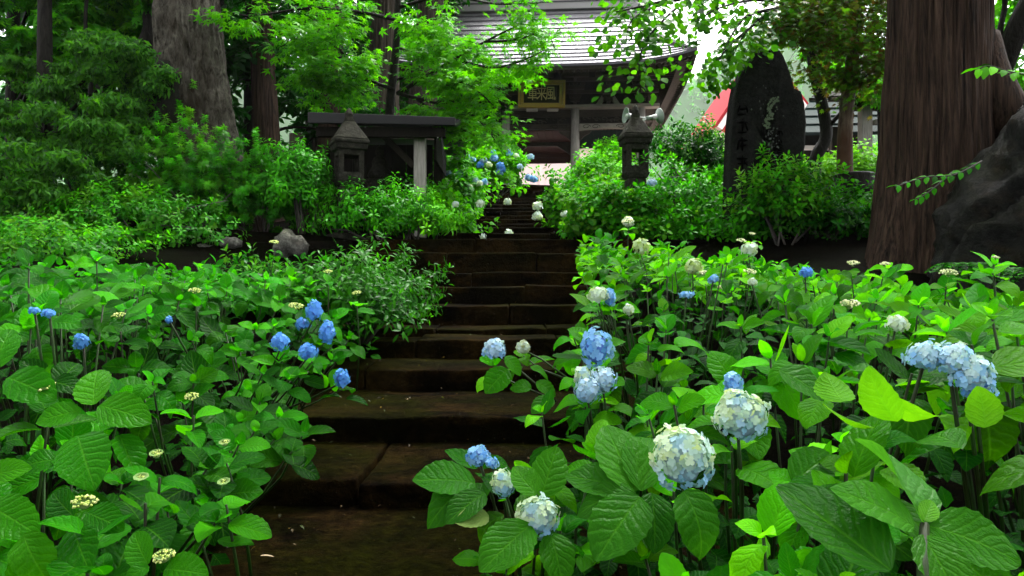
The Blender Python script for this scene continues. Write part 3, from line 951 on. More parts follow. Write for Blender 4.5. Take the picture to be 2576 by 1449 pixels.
def rock(name, label, c, rad, mat, seed, cat='rock', amp=0.28, group=None, n=20):
    mb = MB(); vs = []; fs = []
    for i in range(n//2 + 1):
        for j in range(n):
            a = math.pi * i / (n//2); b = 2*math.pi*j/n
            u = Vector((math.sin(a)*math.cos(b), math.sin(a)*math.sin(b), math.cos(a)))
            f = 1 + amp * noise.noise(u*1.6 + Vector((seed, 0, 0))) + amp*0.5*noise.noise(u*4 + Vector((0, seed, 0)))
            vs.append(Vector(c) + Vector((u.x*rad[0], u.y*rad[1], u.z*rad[2])) * f)
    for i in range(n//2):
        for j in range(n):
            fs.append((i*n+j, (i+1)*n+j, (i+1)*n+(j+1)%n, i*n+(j+1)%n))
    mb.add(vs, fs)
    o = mb.build(name, mat, None, True)
    return tag(o, label, cat, group)
rock('rock', 'pale lichen-grey rock on top of the left stone wall', P(728, 616, 11.4), (0.26, 0.2, 0.20), M['rock'], 1.3, amp=0.55)
rock('rock', 'small flat grey rock set low in the left wall under the feathery shrub', P(512, 624, 11.5), (0.15, 0.15, 0.06), M['rock'], 4.1)
rock('rock', 'small rounded grey rock between the flat rock and the pale rock', P(580, 612, 11.5), (0.17, 0.15, 0.09), M['rock'], 7.7)

# ------------------------------------------------------------------ temple gate
GX, GY, GZ = 1.07, 28.0, 3.43
gate = thing('temple_gate', 'old wooden temple gate with carved beams under a banded metal roof', 'gate', (GX, GY, GZ), None, R(-4.4))
def gp(mb, name, mat, smooth=False, bevel=0.0, parent=None):
    return mb.build(name, mat, parent or gate, smooth, bevel, world=False)
def gz(y, d=28.0): return (724.5 - y) / K * d / FPX - GZ
cols_x = [-3.87, -1.29, 1.25, 3.65]
for yi, yy in enumerate((0.0, 2.3, 4.8)):
    for cx in cols_x:
        mb = MB(); mb.lathe([(0.17, 0.0), (0.165, 0.6), (0.155, gz(276)), (0.01, gz(276)+0.001)], 14, (cx, yy, 0))
        gp(mb, 'column', M['palewood'] if yi == 0 else M['wood'], True)
        mb = MB(); mb.lathe([(0.24, -0.25), (0.27, -0.05), (0.21, 0.02), (0.01, 0.021)], 12, (cx, yy, 0))
        gp(mb, 'base_stone', M['lantern'], True)
# head plate and long tie beams, front / middle / rear
zt = gz(276)
for yy, full in ((0.0, True), (2.3, False), (4.8, True)):
    mb = MB(); mb.box(-4.5, 4.3, yy-0.21, yy+0.21, zt+0.003, zt+0.12); gp(mb, 'head_plate', M['palewoodh'] if yy == 0 else M['woodh'], bevel=0.01)
for b in range(3):
    x0, x1 = cols_x[b]+0.15, cols_x[b+1]-0.15
    mb = MB(); mb.box(x0, x1, -0.08, 0.08, gz(297), gz(279)); gp(mb, 'upper_beam', M['woodh'], bevel=0.012)
    mb = MB(); mb.box(x0, x1, -0.05, 0.05, gz(313), gz(297)-0.003); cb = gp(mb, 'carved_panel', M['darkwood'])
    rc = random.Random(b+3)
    for q in range(11):                                # relief carving on the panel
        cx = lerp(x0+0.15, x1-0.15, (q + rc.random()*0.6)/11); cz = lerp(gz(311), gz(299), rc.random())
        mb = MB(); pts = [(cx + 0.11*math.cos(a)*(1-a/9), -0.065, cz + 0.075*math.sin(a)*(1-a/9)) for a in np.linspace(0, 5.2, 9)]
        mb.tube(pts, [0.022]*8+[0.01], 5); gp(mb, 'relief', M['wood'], True, parent=cb)
    top, bot = gz(314), gz(331)
    lw = M['palewoodh'] if b == 2 else M['woodh']
    poly = [(x0, bot-0.03)] + [(lerp(x0, x1, f), bot + 0.075*math.sin(math.pi*f)) for f in np.linspace(0.08, 0.92, 9)] + [(x1, bot-0.03), (x1, top), (x0, top)]
    mb = MB(); mb.prism(poly, -0.1, 0.1); lb = gp(mb, 'arched_beam', lw, bevel=0.01)
    for e, sg in ((x0+0.12, 1), (x1-0.12, -1)):         # scroll carving near both ends
        for q in range(2):
            c0 = (e + sg*(0.14+0.34*q), (top+bot)/2 + 0.01)
            pts = [(c0[0]+sg*(0.13-0.012*a)*math.cos(a*1.1)*1.2, -0.107, c0[1]+(0.085-0.009*a)*math.sin(a*1.1)) for a in np.linspace(0, 6.2, 12)]
            mb = MB(); mb.tube(pts, [0.012]*12, 4); gp(mb, 'scroll', M['darkwood'], True, parent=lb)
        br = [(e-sg*0.12, bot-0.02), (e+sg*0.34, bot-0.0), (e+sg*0.22, bot-0.12), (e+sg*0.06, bot-0.2), (e-sg*0.1, bot-0.36)]
        if sg < 0: br = br[::-1]
        br = br[::-1]
        mb = MB(); mb.prism(br, -0.05, 0.05); gp(mb, 'bracket', M['wood'], bevel=0.008)
# bracket sets on the head plate
for cx in (-3.87, -2.58, -1.29, -0.02, 1.25, 2.45, 3.65):
    for tier in range(3):
        wz = zt + 0.14 + tier*0.36; wx = 0.34 + 0.32*tier; out = -0.05 - 0.34*tier
        mb = MB(); mb.box(cx-wx*0.5, cx+wx*0.5, out-0.10, out+0.12, wz+0.12, wz+0.25); gp(mb, 'bracket_arm', M['woodh'], bevel=0.02)
        for e in (-1, 0, 1):
            mb = MB(); mb.frustum((cx+e*wx*0.42, out), 0.12, 0.18, wz+0.253, wz+0.35); gp(mb, 'bearing_block', M['wood'])
        mb = MB(); mb.box(cx-0.06, cx+0.06, out-0.42, out+0.3, wz+0.02, wz+0.118); gp(mb, 'bracket_nose', M['wood'], bevel=0.02)
mb = MB(); mb.box(-4.1, 3.9, 0.12, 0.2, zt+0.12, zt+1.75); gp(mb, 'upper_wall', M['darkwood'])
for zz, yy in ((zt+0.58, -0.16), (zt+0.94, -0.5), (zt+1.30, -0.84)):
    mb = MB(); mb.box(-4.3-abs(yy), 4.1+abs(yy), yy-0.07, yy+0.07, zz-0.06, zz+0.06); gp(mb, 'bracket_tie', M['woodh'], bevel=0.01)
# frog-leg strut carved in the right bay
mb = MB(); mb.prism([(2.0,zt+.14),(2.2,zt+.14),(2.4,zt+.42),(2.5,zt+.42),(2.7,zt+.14),(2.9,zt+.14),(2.62,zt+.56),(2.28,zt+.56)], -0.04, 0.06)
gp(mb, 'strut', M['palewoodh'], bevel=0.01)
# passage: ceiling boards, hanging board at the rear, inner beams
for q in range(9):
    mb = MB(); mb.box(-1.28+q*0.283, -1.005+q*0.283, 0.1, 4.7, gz(330)+0.02, gz(330)+0.05); gp(mb, 'ceiling_board', M['redwood'])
mb = MB(); mb.prism([(-1.14, gz(392,30.3)), (-0.6, gz(368,30.3)), (0.55, gz(368,30.3)), (1.1, gz(392,30.3)), (1.1, gz(355,30.3)), (-1.14, gz(355,30.3))], 2.22, 2.38); gp(mb, 'inner_arched_beam', M['woodh'])
for q in range(5):
    za = lerp(gz(412, 32.8), gz(338, 32.8), q/5); zb = lerp(gz(412, 32.8), gz(338, 32.8), (q+1)/5)
    mb = MB(); mb.box(-1.14, 1.1, 4.76, 4.82, za+0.004, zb-0.004); gp(mb, 'hanging_board', M['redwood'])
for b, (x0, x1) in enumerate(((-3.72, -1.44), (1.40, 3.5))):
    zs_ = [0.0, gz(430,30.3), gz(396,30.3), gz(375,30.3), gz(330,30.3)]
    nb = 7
    for q in range(nb):
        xa, xb = lerp(x0, x1, q/nb), lerp(x0, x1, (q+1)/nb)
        mb = MB(); mb.box(xa+.004, xb-.004, 2.27, 2.33, zs_[3], zs_[4]); gp(mb, 'board', M['greenboard'])
        if not (b == 1 and q in (0, 1)):
            mb = MB(); mb.box(xa+.004, xb-.004, 2.272, 2.332, zs_[1], zs_[3]-0.004); gp(mb, 'board', M['greenboard'])
    mb = MB(); mb.box(x0, x1, 2.24, 2.36, zs_[1]-0.10, zs_[1]-0.003); gp(mb, 'rail', M['woodh'])
    mb = MB(); mb.box(x0, x1, 2.25, 2.35, 0.0, 0.3); gp(mb, 'sill_board', M['woodh'])
    # picket fence in front of the bay
    for q in range(10):
        xx = lerp(x0+0.1, x1-0.1, q/9)
        mb = MB(); mb.frustum((xx, 0.6), 0.07, 0.07, 0.0, gz(432,28.6)); mb.frustum((xx, 0.6), 0.07, 0.01, gz(432,28.6)+.001, gz(432,28.6)+0.09); gp(mb, 'picket', M['palewood'])
    mb = MB(); mb.box(x0, x1, 0.56, 0.54, gz(442,28.6)-0.05, gz(442,28.6)); gp(mb, 'fence_rail', M['palewoodh'])
# roof: concave slope of separate overlapping metal courses, corners swept up
HW0, HW1 = 5.25, 4.15
YE, YR = -3.0, 3.3
Z0, Z1 = 7.32 - GZ, 11.45 - GZ
def roof_pt(u, s_, side=-1):
    """u -1..1 across, s_ 0 at the eave .. 1 at the ridge"""
    hw = lerp(HW0, HW1, min(s_/0.62, 1))
    x = -0.1 + u * hw
    prof = s_*0.80 + 0.20*s_*s_
    y = lerp(YE, YR, s_) if side < 0 else lerp(2*YR - YE, YR, s_)
    curl = (abs(u)**4) * 0.42 * (1 - min(s_/0.5, 1))**2
    return Vector((x, y, lerp(Z0, Z1, prof) + curl))
NC = 13
for side in (-1, 1):
    for k in range(NC):
        s0, s1 = k/NC, (k+1)/NC
        if side > 0 and k % 2: continue
        if side > 0: s1 = min(1, (k+2)/NC)
        vs = []; nn = 24
        for i in range(nn+1):
            u = -1 + 2*i/nn
            a = roof_pt(u, s0 - 0.012, side); b = roof_pt(u, s1, side)
            lift = Vector((0, 0, 0.07))
            vs += [a + lift, b + lift*0.15, a - Vector((0,0,0.02))]
        fs = []; fl = []
        for i in range(nn):
            q = i*3
            fs.append((q, q+3, q+4, q+1) if side < 0 else (q, q+1, q+4, q+3))
            fl.append((q+2, q+5, q+3, q) if side < 0 else (q, q+3, q+5, q+2))
        mb = MB(); mb.add(vs, fs + fl)
        me = mb.mesh('roof_sheet', M['roofmetal'])
        me.materials.append(M['rooflip'])
        me.polygons.foreach_set('material_index', [0]*len(fs) + [1]*len(fl))
        o = new_obj('roof_sheet', me, gate, False)
# eave fascia, side slopes, gable ends, ridge
for side in (-1, 1):
    pts = [roof_pt(u, 0, side) for u in np.linspace(-1, 1, 25)]
    mb = MB(); vs = []
    for p in pts: vs += [p + Vector((0,0,0.0)), p + Vector((0,0.0,-0.16)), p + Vector((0,-side*0.5,-0.16+0.06)), ]
    fs = []
    for i in range(24): fs += [(i*3, i*3+1, i*3+4, i*3+3), (i*3+1, i*3+2, i*3+5, i*3+4)]
    mb.add(vs, fs); gp(mb, 'eave_board', M['wood'])
    # rafters under the front and rear eave
    for q in range(58):
        u = -0.985 + 1.97*q/57
        a = roof_pt(u, 0, side) + Vector((0, -side*0.06, -0.20)); b = Vector((a.x*0.86, 0.0 if side < 0 else 6.6, zt+1.55))
        mb = MB(); mb.beam(a, b, 0.075, 0.09); gp(mb, 'rafter', M['wood'])
    mb = MB(); vs = []; 
    for u in np.linspace(-1, 1, 13): 
        p = roof_pt(u, 0, side); vs += [p + Vector((0, -side*0.03, -0.09)), Vector((p.x*0.86, 0.0 if side < 0 else 6.6, zt+1.66))]
    mb.add(vs, [(i*2, i*2+1, i*2+3, i*2+2) for i in range(12)]); gp(mb, 'soffit', M['darkwood'])
for sx in (-1, 1):
    # side eave runs front to back, hip slope rises to the gable
    def side_pt(v, s_):
        f = v
        a = roof_pt(sx, 0, -1); b = roof_pt(sx, 0, 1)
        y = lerp(a.y, b.y, f); c = (abs(2*f-1)**4) * 0.42
        z = Z0 + c
        g0 = roof_pt(sx, 0.62, -1)
        x = lerp(a.x, -0.1 + sx*HW1, s_); yy = lerp(y, lerp(roof_pt(sx,0.62,-1).y, roof_pt(sx,0.62,1).y, f), s_)
        return Vector((x, yy, lerp(z, g0.z, s_)))
    mb = MB(); vs = []; nn = 20
    for i in range(nn+1):
        for s_ in (0, 0.5, 1): vs.append(side_pt(i/nn, s_) + Vector((0,0,0.03)))
    fs = []
    for i in range(nn):
        for q in range(2): fs.append((i*3+q, i*3+q+1, i*3+q+4, i*3+q+3))
    mb.add(vs, fs); gp(mb, 'hip_sheet', M['roofmetal'])
    mb = MB(); vs = []
    for i in range(nn+1):
        p = side_pt(i/nn, 0); vs += [p + Vector((0.02*sx,0,0.04)), p + Vector((0.02*sx,0,-0.17)), p + Vector((-0.5*sx,0,-0.10))]
    fs = []
    for i in range(nn): fs += [(i*3, i*3+3, i*3+4, i*3+1), (i*3+1, i*3+4, i*3+5, i*3+2)]
    mb.add(vs, fs); gp(mb, 'eave_board', M['wood'])
    for q in range(56):
        v = 0.012 + 0.976*q/55
        a = side_pt(v, 0) + Vector((-0.05*sx, 0, -0.20)); b = Vector((sx*3.6, lerp(0.2, 6.4, v), zt+1.45))
        mb = MB(); mb.beam(a, b, 0.075, 0.09); gp(mb, 'rafter', M['wood'])
    mb = MB(); vs = []
    for i in range(nn+1):
        p = side_pt(i/nn, 0); vs += [p + Vector((-0.03*sx,0,-0.09)), Vector((sx*3.6, lerp(0.2, 6.4, i/nn), zt+1.56))]
    mb.add(vs, [(i*2, i*2+1, i*2+3, i*2+2) for i in range(nn)]); gp(mb, 'soffit', M['darkwood'])
    g = [roof_pt(sx, 0.62, -1), roof_pt(sx, 1, -1), roof_pt(sx, 0.62, 1)]
    mb = MB(); mb.add([p + Vector((-0.3*sx,0,0)) for p in g], [(0,1,2)]); gp(mb, 'gable_board', M['wood'])
mb = MB(); mb.box(-4.4, 4.2, YR-0.35, YR+0.35, Z1-0.1, Z1+0.75); rg = gp(mb, 'ridge_box', M['ridge'], bevel=0.02)
mb = MB(); mb.box(-4.5, 4.3, YR-0.45, YR+0.45, Z1+0.753, Z1+0.9); gp(mb, 'ridge_cap', M['roofmetal'], bevel=0.02)
for zz in (0.18, 0.45):
    mb = MB(); mb.box(-4.41, 4.21, YR-0.385, YR+0.385, Z1+zz, Z1+zz+0.04); gp(mb, 'ridge_band', M['rooflip'])
for sx in (-4.42, 4.22):
    mb = MB(); mb.box(sx-0.07, sx+0.07, YR-0.5, YR+0.5, Z1-0.45, Z1+1.0); gp(mb, 'ridge_end', M['rooflip'], bevel=0.03)
for u, s_ in ((-.2,.15),(.15,.15),(.4,.15),(.05,.3),(.3,.3),(.5,.3),(.2,.45),(.42,.45),(.1,.6),(.35,.6),(0.25,.75)):
    p = roof_pt(u, s_)
    mb = MB(); mb.box(p.x-.02, p.x+.02, p.y-.05, p.y+.02, p.z+.04, p.z+.19); gp(mb, 'snow_guard', M['white'])

# plaque under the eave (its own thing, hung on the gate)
pq = thing('name_plaque', 'gilt framed plaque with three characters hung under the gate eave', 'plaque', (GX, 27.0, 6.6))
def pp(mb, name, mat, bevel=0.0, parent=None):
    return mb.build(name, mat, parent or pq, False, bevel)
c0, c1 = P(1303, 272, 27.0), P(1421, 208, 27.0)
tl = 0.10
def pl(x, z, off=0.0):                              # the plaque leans forward at the top
    return Vector((lerp(c0.x, c1.x, x), 27.0 - 0.28*z + off, lerp(c0.z, c1.z, z)))
def quadbox(mb, x0, x1, z0, z1, t0, t1):
    vs = []
    for t in (t0, t1):
        for x, z in ((x0,z0),(x1,z0),(x1,z1),(x0,z1)): vs.append(pl(x, z, t))
    return mb.add(vs, [(0,1,2,3),(7,6,5,4),(0,4,5,1),(1,5,6,2),(2,6,7,3),(3,7,4,0)])
pp(quadbox(MB(), 0.12, 0.88, 0.18, 0.84, 0.0, 0.06), 'panel', M['plaque'])
for nm, a in (('frame_rail', (0.0, 1.0, 0.0, 0.10)), ('frame_rail', (0.0, 1.0, 0.92, 1.0)), ('frame_stile', (0.0, 0.055, 0.103, 0.917)), ('frame_stile', (0.945, 1.0, 0.103, 0.917))):
    pp(quadbox(MB(), *a, -0.10, 0.05), nm, M['gold'], 0.02)
for nm, a in (('inner_rail', (0.06, 0.94, 0.105, 0.185)), ('inner_rail', (0.06, 0.94, 0.835, 0.912)), ('inner_stile', (0.06, 0.125, 0.19, 0.83)), ('inner_stile', (0.875, 0.94, 0.19, 0.83))):
    pp(quadbox(MB(), *a, -0.05, 0.05), nm, M['gold'], 0.015)
for x in (0.18, 0.62):
    pp(quadbox(MB(), x, x+0.24, -0.12, -0.03, -0.06, 0.05), 'support_block', M['palewoodh'])
def text_mesh(txt, size, extrude, vertical=False):
    cu = bpy.data.curves.new('lettering', 'FONT')
    cu.body = txt; cu.size = size; cu.extrude = extrude; cu.align_x = 'CENTER'; cu.align_y = 'CENTER'; cu.resolution_u = 3
    o = bpy.data.objects.new('lettering', cu); C.objects.link(o)
    bpy.context.view_layer.update()
    me = bpy.data.meshes.new_from_object(o.evaluated_get(bpy.context.evaluated_depsgraph_get()))
    bpy.data.objects.remove(o)
    return me
for ch, x in (('軍', 0.31), ('来', 0.50), ('風', 0.69)):
    me = text_mesh(ch, 0.47, 0.012)
    me.materials.clear(); me.materials.append(M['goldtext'])
    o = new_obj('lettering', me, pq)
    q = pl(x, 0.5, -0.018)
    o.matrix_basis = Matrix.Translation(q) @ Matrix.Rotation(R(90 + 17), 4, 'X') @ Matrix.Diagonal((0.82, 1.12, 1, 1))

# ------------------------------------------------------------------ buildings beyond
hall = thing('temple_hall', 'pale pink walled hall seen bright through the gate passage', 'building', (3.0, 50, 3.43))
mb = MB(); mb.box(-9, 7.5, 50, 58, 3.43, 9.2); mb.build('wall', M['pinkwall'], hall)
for q in range(7):
    mb = MB(); mb.box(-8.6+q*2.6, -8.35+q*2.6, 49.85, 49.99, 3.43, 9.1); mb.build('post', M['pinkwall'], hall)
mb = MB(); mb.prism([(-10.0, 9.2), (8.3, 9.2), (6, 11.0), (-7.5, 11.0)], 49.0, 59.0); mb.build('roof', M['darkwood'], hall)
rh = thing('red_roofed_hall', 'hall with faded red gable roof and white verge behind the stele', 'building', (15.2, 46, 3.43))
e0, ap, e1 = P(1804, 318, 46), P(1930, 132, 46), P(2075, 325, 46)
mb = MB(); mb.prism([(e0.x+.8, 3.43), (e1.x-.8, 3.43), (e1.x-.8, e1.z+.7), (ap.x, ap.z-.5), (e0.x+.8, e0.z+.7)], 46.6, 56); mb.build('wall', M['pinkwall'], rh)
for a, b in ((e0, ap), (ap, e1)):
    n = (b - a).normalized(); up = Vector((-n.z, 0, n.x))
    mb = MB(); mb.prism([(a.x, a.z), (b.x, b.z), (b.x+up.x*.16, b.z+up.z*.16), (a.x+up.x*.16, a.z+up.z*.16)], 46.0, 57); mb.build('roof_slope', M['redroof'], rh)
    mb = MB(); mb.prism([(a.x-up.x*.35, a.z-up.z*.35), (b.x-up.x*.35, b.z-up.z*.35), (b.x-up.x*.02, b.z-up.z*.02), (a.x-up.x*.02, a.z-up.z*.02)], 45.9, 45.98); mb.build('verge_board', M['white'], rh)
    mb = MB(); mb.prism([(a.x-up.x*.8, a.z-up.z*.8), (b.x-up.x*.8, b.z-up.z*.8), (b.x-up.x*.37, b.z-up.z*.37), (a.x-up.x*.37, a.z-up.z*.37)], 46.1, 46.2); mb.build('barge_board', M['redroof'], rh)
# low dark green roof and the bleached pavilion to the right
sh = thing('green_roofed_shed', 'shed with dark green sloping roof behind the two thin trunks', 'shed', P(2100, 395, 29))
a, b, c, d = P(1990, 338, 27.5), P(2260, 335, 27.5), P(2230, 200, 32), P(2065, 205, 32)
for q in range(7):
    f0, f1 = q/7, (q+1)/7 + 0.01
    p = [a.lerp(d, f0), b.lerp(c, f0), b.lerp(c, f1), a.lerp(d, f1)]
    mb = MB(); lf = Vector((0, -.02, .07))
    mb.add([p[0]+lf, p[1]+lf, p[2], p[3], p[0]-lf*.6, p[1]-lf*.6], [(0,1,2,3), (4,5,1,0)]); mb.build('roof_course', M['greenboard'], sh)
mb = MB(); mb.box(a.x+.8, b.x-.8, 28.6, 31.5, 3.38, a.z-0.05+0.3); mb.build('wall', M['darkwood'], sh)
mb = MB(); mb.box(a.x+.1, a.x+2.2, 28.3, 28.5, P(0,372,28).z, P(0,362,28).z); mb.build('sill_board', M['white'], sh)
pv = thing('pavilion', 'open pavilion with bleached grey post and carved beam beside the cedar', 'pavilion', P(2176, 400, 23))
for x, yy in ((2176, 23.0), (2310, 23.0), (2100, 26.0), (2240, 26.0)):
    q = P(x, 272, yy)
    mb = MB(); mb.box(q.x-.16, q.x+.16, yy-.16, yy+.16, ground_z(q.x, yy)-.1, P(0, 268, 23).z); mb.build('post', M['palewood'] if yy < 24 else M['wood'], pv, bevel=0.02)
zl = [P(0, y, 23).z for y in (278, 264, 314, 301, 255)]
xa, xb = P(2120, 0, 23).x, P(2420, 0, 23).x
mb = MB(); mb.box(xa, xb, 22.86, 23.14, zl[0], zl[1]+0.1); mb.build('beam', M['woodh'], pv, bevel=0.02)
mb = MB(); mb.box(P(2196,0,23).x, xb, 22.9, 23.1, zl[2], zl[3]); mb.build('carved_beam', M['palewoodh'], pv, bevel=0.04)
q = P(2176, 262, 23)
mb = MB(); mb.frustum((q.x, 23), .36, .62, zl[1]+0.10, zl[4]+0.25); mb.build('bracket', M['darkwood'], pv)
a, b, c, d = P(2040, 243, 21.6), P(2520, 225, 21.6), P(2420, 120, 25), P(2190, 125, 25)
e, f = P(2090, 250, 28), P(2480, 240, 28)
mb = MB(); mb.add([a, b, c, d, e, f], [(0,1,2,3), (0,3,4), (1,5,2), (3,2,5,4), (0,4,5,1)]); mb.build('roof', M['darkwood'], pv)
for q in range(24):
    f0 = q/23
    mb = MB(); mb.beam(a.lerp(b, f0)+Vector((0,.06,-.06)), e.lerp(f, f0)+Vector((0,0,-.06)), .07, .08); mb.build('rafter', M['wood'], pv)
# ------------------------------------------------------------------ roofed shelter on the left
zb = 0.76
sl = thing('roofed_shelter', 'small open wooden shelter with low black roof behind the left stone lantern', 'shelter', (-2.3, 13.6, zb))
def sp(mb, name, mat, bevel=0.0, smooth=False, parent=None): return mb.build(name, mat, parent or sl, smooth, bevel)
rl, rr = P(783, 300, 13.0), P(1142, 313, 13.0)
fl, fr = P(785, 285, 13.2), P(1148, 300, 13.2)
x0, x1 = P(785, 0, 13).x, P(1148, 0, 13).x
def zs(y, d=13.0): return P(0, y, d).z
# roof: front slope in lapped boards, thick black edge
for q in range(6):
    f0, f1 = q/6, (q+1)/6
    ya, yb = lerp(12.75, 14.4, f0), lerp(12.75, 14.4, f1)+0.03
    za, zc = lerp(zs(316), zs(316)+0.42, f0), lerp(zs(316), zs(316)+0.42, f1)
    mb = MB(); mb.add([(x0, ya, za+.10), (x1, ya, za+.02), (x1, yb, zc-.05), (x0, yb, zc+.03), (x0, ya, za+.05), (x1, ya, za-.03), (x1, yb, zc-.08), (x0, yb, zc)],
                      [(0,1,2,3),(7,6,5,4),(0,4,5,1),(1,5,6,2),(2,6,7,3),(3,7,4,0)]); sp(mb, 'roof_board', M['blackroof'])
for q in range(4):
    f0, f1 = q/4, (q+1)/4
    ya, yb = lerp(16.0, 14.42, f0), lerp(16.0, 14.42, f1)-0.03
    za, zc = lerp(zs(316), zs(316)+0.42, f0), lerp(zs(316), zs(316)+0.42, f1)
    mb = MB(); mb.add([(x0, ya, za+.08), (x1, ya, za), (x1, yb, zc-.05), (x0, yb, zc+.03)], [(0,3,2,1)]); sp(mb, 'roof_board', M['blackroof'])
mb = MB(); mb.add([(x0, 12.72, zs(318)), (x1, 12.72, zs(324)), (x1, 12.80, zs(324)), (x0, 12.80, zs(318)), (x0, 12.72, zs(291)), (x1, 12.72, zs(304)), (x1, 12.80, zs(304)), (x0, 12.80, zs(291))],
                  [(0,1,5,4),(1,2,6,5),(2,3,7,6),(3,0,4,7),(4,5,6,7),(3,2,1,0)]); sp(mb, 'fascia', M['blackroof'], 0.01)
mb = MB(); mb.beam((x0+.1, 12.95, zs(334)), (P(1120,0,13).x, 12.95, zs(336)), .14, .16); sp(mb, 'eave_beam', M['darkwood'])
px_ = [(P(1057, 0, 13.2).x, 13.2), (P(905, 0, 13.2).x - 1.1, 13.2), (P(1057, 0, 13.2).x + .12, 15.4), (P(905,0,13.2).x - 1.1, 15.4)]
for i, (x, y) in enumerate(px_):
    mb = MB(); mb.box(x-.10, x+.10, y-.10, y+.10, ground_z(x, y)-.05, zs(338)+(.05 if y < 14 else .15)); sp(mb, 'post', M['palewood'] if i == 0 else M['wood'], 0.012)
mb = MB(); mb.beam(P(1042, 418, 13.3), P(968, 345, 13.6), .08, .09); sp(mb, 'brace', M['wood'])
mb = MB(); mb.add([P(1098, 330, 12.9), P(1110, 320, 12.9), P(1112, 338, 12.9), P(1100, 348, 12.9), P(1098, 330, 12.95), P(1110, 320, 12.95), P(1112, 338, 12.95), P(1100, 348, 12.95)],
                  [(3,2,1,0),(4,5,6,7),(0,1,5,4),(1,2,6,5),(2,3,7,6),(3,0,4,7)]); sp(mb, 'beam_end', M['white'])
mb = MB(); mb.tube([P(1110, 330, 12.9), P(1120, 440, 12.9)], .015, 6); sp(mb, 'downpipe', M['blackroof'])
for q in range(8):                                        # back wall of boards
    xa, xb = lerp(px_[1][0], px_[0][0], q/8), lerp(px_[1][0], px_[0][0], (q+1)/8)
    mb = MB(); mb.box(xa+.004, xb-.004, 15.3, 15.34, 0.9, zs(330)+.2); sp(mb, 'wall_board', M['darkwood'])
for q in range(6):
    ya, yb = lerp(13.3, 15.3, q/6), lerp(13.3, 15.3, (q+1)/6)
    xw = px_[0][0] + .25
    mb = MB(); mb.box(xw-.02, xw+.02, ya+.004, yb-.004, zs(395), zs(340)+.1); sp(mb, 'wall_board', M['darkwood'])
# seated stone figure inside
jz = thing('stone_figure', 'small dim seated stone figure inside the black roofed shelter', 'statue', P(955, 455, 14.3))
b = P(955, 455, 14.3)
mb = MB(); mb.box(b.x-.24, b.x+.24, 14.1, 14.5, ground_z(b.x, 14.3)-.05, b.z+.02); mb.build('plinth', M['lantern'], jz, False, .02)
mb = MB(); mb.lathe([(.01,.02),(.20,.03),(.23,.10),(.20,.18),(.14,.26),(.15,.36),(.11,.43),(.055,.46),(.075,.50),(.085,.55),(.07,.62),(.01,.65)], 14, b); mb.build('figure', M['lantern'], jz, True)

# ------------------------------------------------------------------ square stone lanterns
def lantern(label, x, ytop, d, half, ang, scale=1.0):
    g = P(x, ytop, d)
    base = Vector((g.x, d, ground_z(g.x, d) - 0.06))
    root = thing('stone_lantern', label, 'lantern', base, 'pair of square stone lanterns', R(ang))
    H = g.z - base.z
    w_ = half
    def lp(mb, name, bevel=0.015, mat='lantern'):
        return mb.build(name, M[mat], root, False, bevel, world=False)
    mb = MB(); mb.box(-w_*1.5, w_*1.5, -w_*1.5, w_*1.5, 0, 0.2); lp(mb, 'base')
    zsft = H - 1.15*scale
    mb = MB(); mb.frustum((0,0), w_*1.75, w_*1.55, 0.202, zsft); lp(mb, 'shaft')
    mb = MB(); mb.frustum((0,0), w_*1.7, w_*2.15, zsft+.002, zsft+0.10*scale); lp(mb, 'platform')
    z0, z1 = zsft + 0.102*scale, zsft + 0.58*scale
    for sx in (-1, 1):
        for sy in (-1, 1):
            mb = MB(); mb.box(min(sx*w_*.56, sx*w_*.95), max(sx*w_*.56, sx*w_*.95), min(sy*w_*.56, sy*w_*.95), max(sy*w_*.56, sy*w_*.95), z0, z1); lp(mb, 'corner_post', 0.008)
    mb = MB(); mb.box(-w_*.93, w_*.93, -w_*.93, w_*.93, z0+.001, z0+0.11*scale); lp(mb, 'sill', 0.006)
    mb = MB(); mb.box(-w_*.93, w_*.93, -w_*.93, w_*.93, z1-0.09*scale, z1-.001); lp(mb, 'lintel', 0.006)
    mb = MB(); mb.frustum((0,0), w_*2.3, w_*2.45, z1+.002, z1+0.09*scale); lp(mb, 'cornice')
    mb = MB(); mb.frustum((0,0), w_*2.6, w_*2.6, z1+0.092*scale, z1+0.16*scale); mb.frustum((0,0), w_*2.55, w_*0.75, z1+0.161*scale, H-0.09*scale); lp(mb, 'cap', 0.02)
    mb = MB(); mb.frustum((0,0), w_*.7, w_*.55, H-0.088*scale, H-0.02*scale); mb.lathe([(w_*.3, H-.02*scale), (w_*.34, H+.03*scale), (w_*.2, H+.09*scale), (.005, H+.13*scale)], 10); lp(mb, 'finial', 0.0)
    return root
lantern('square stone lantern with open light box standing right of the stairs', 1598, 282, 13.0, 0.195, 6)
lantern('square stone lantern with worn cap in front of the black roofed shelter', 878, 292, 12.4, 0.215, 24)

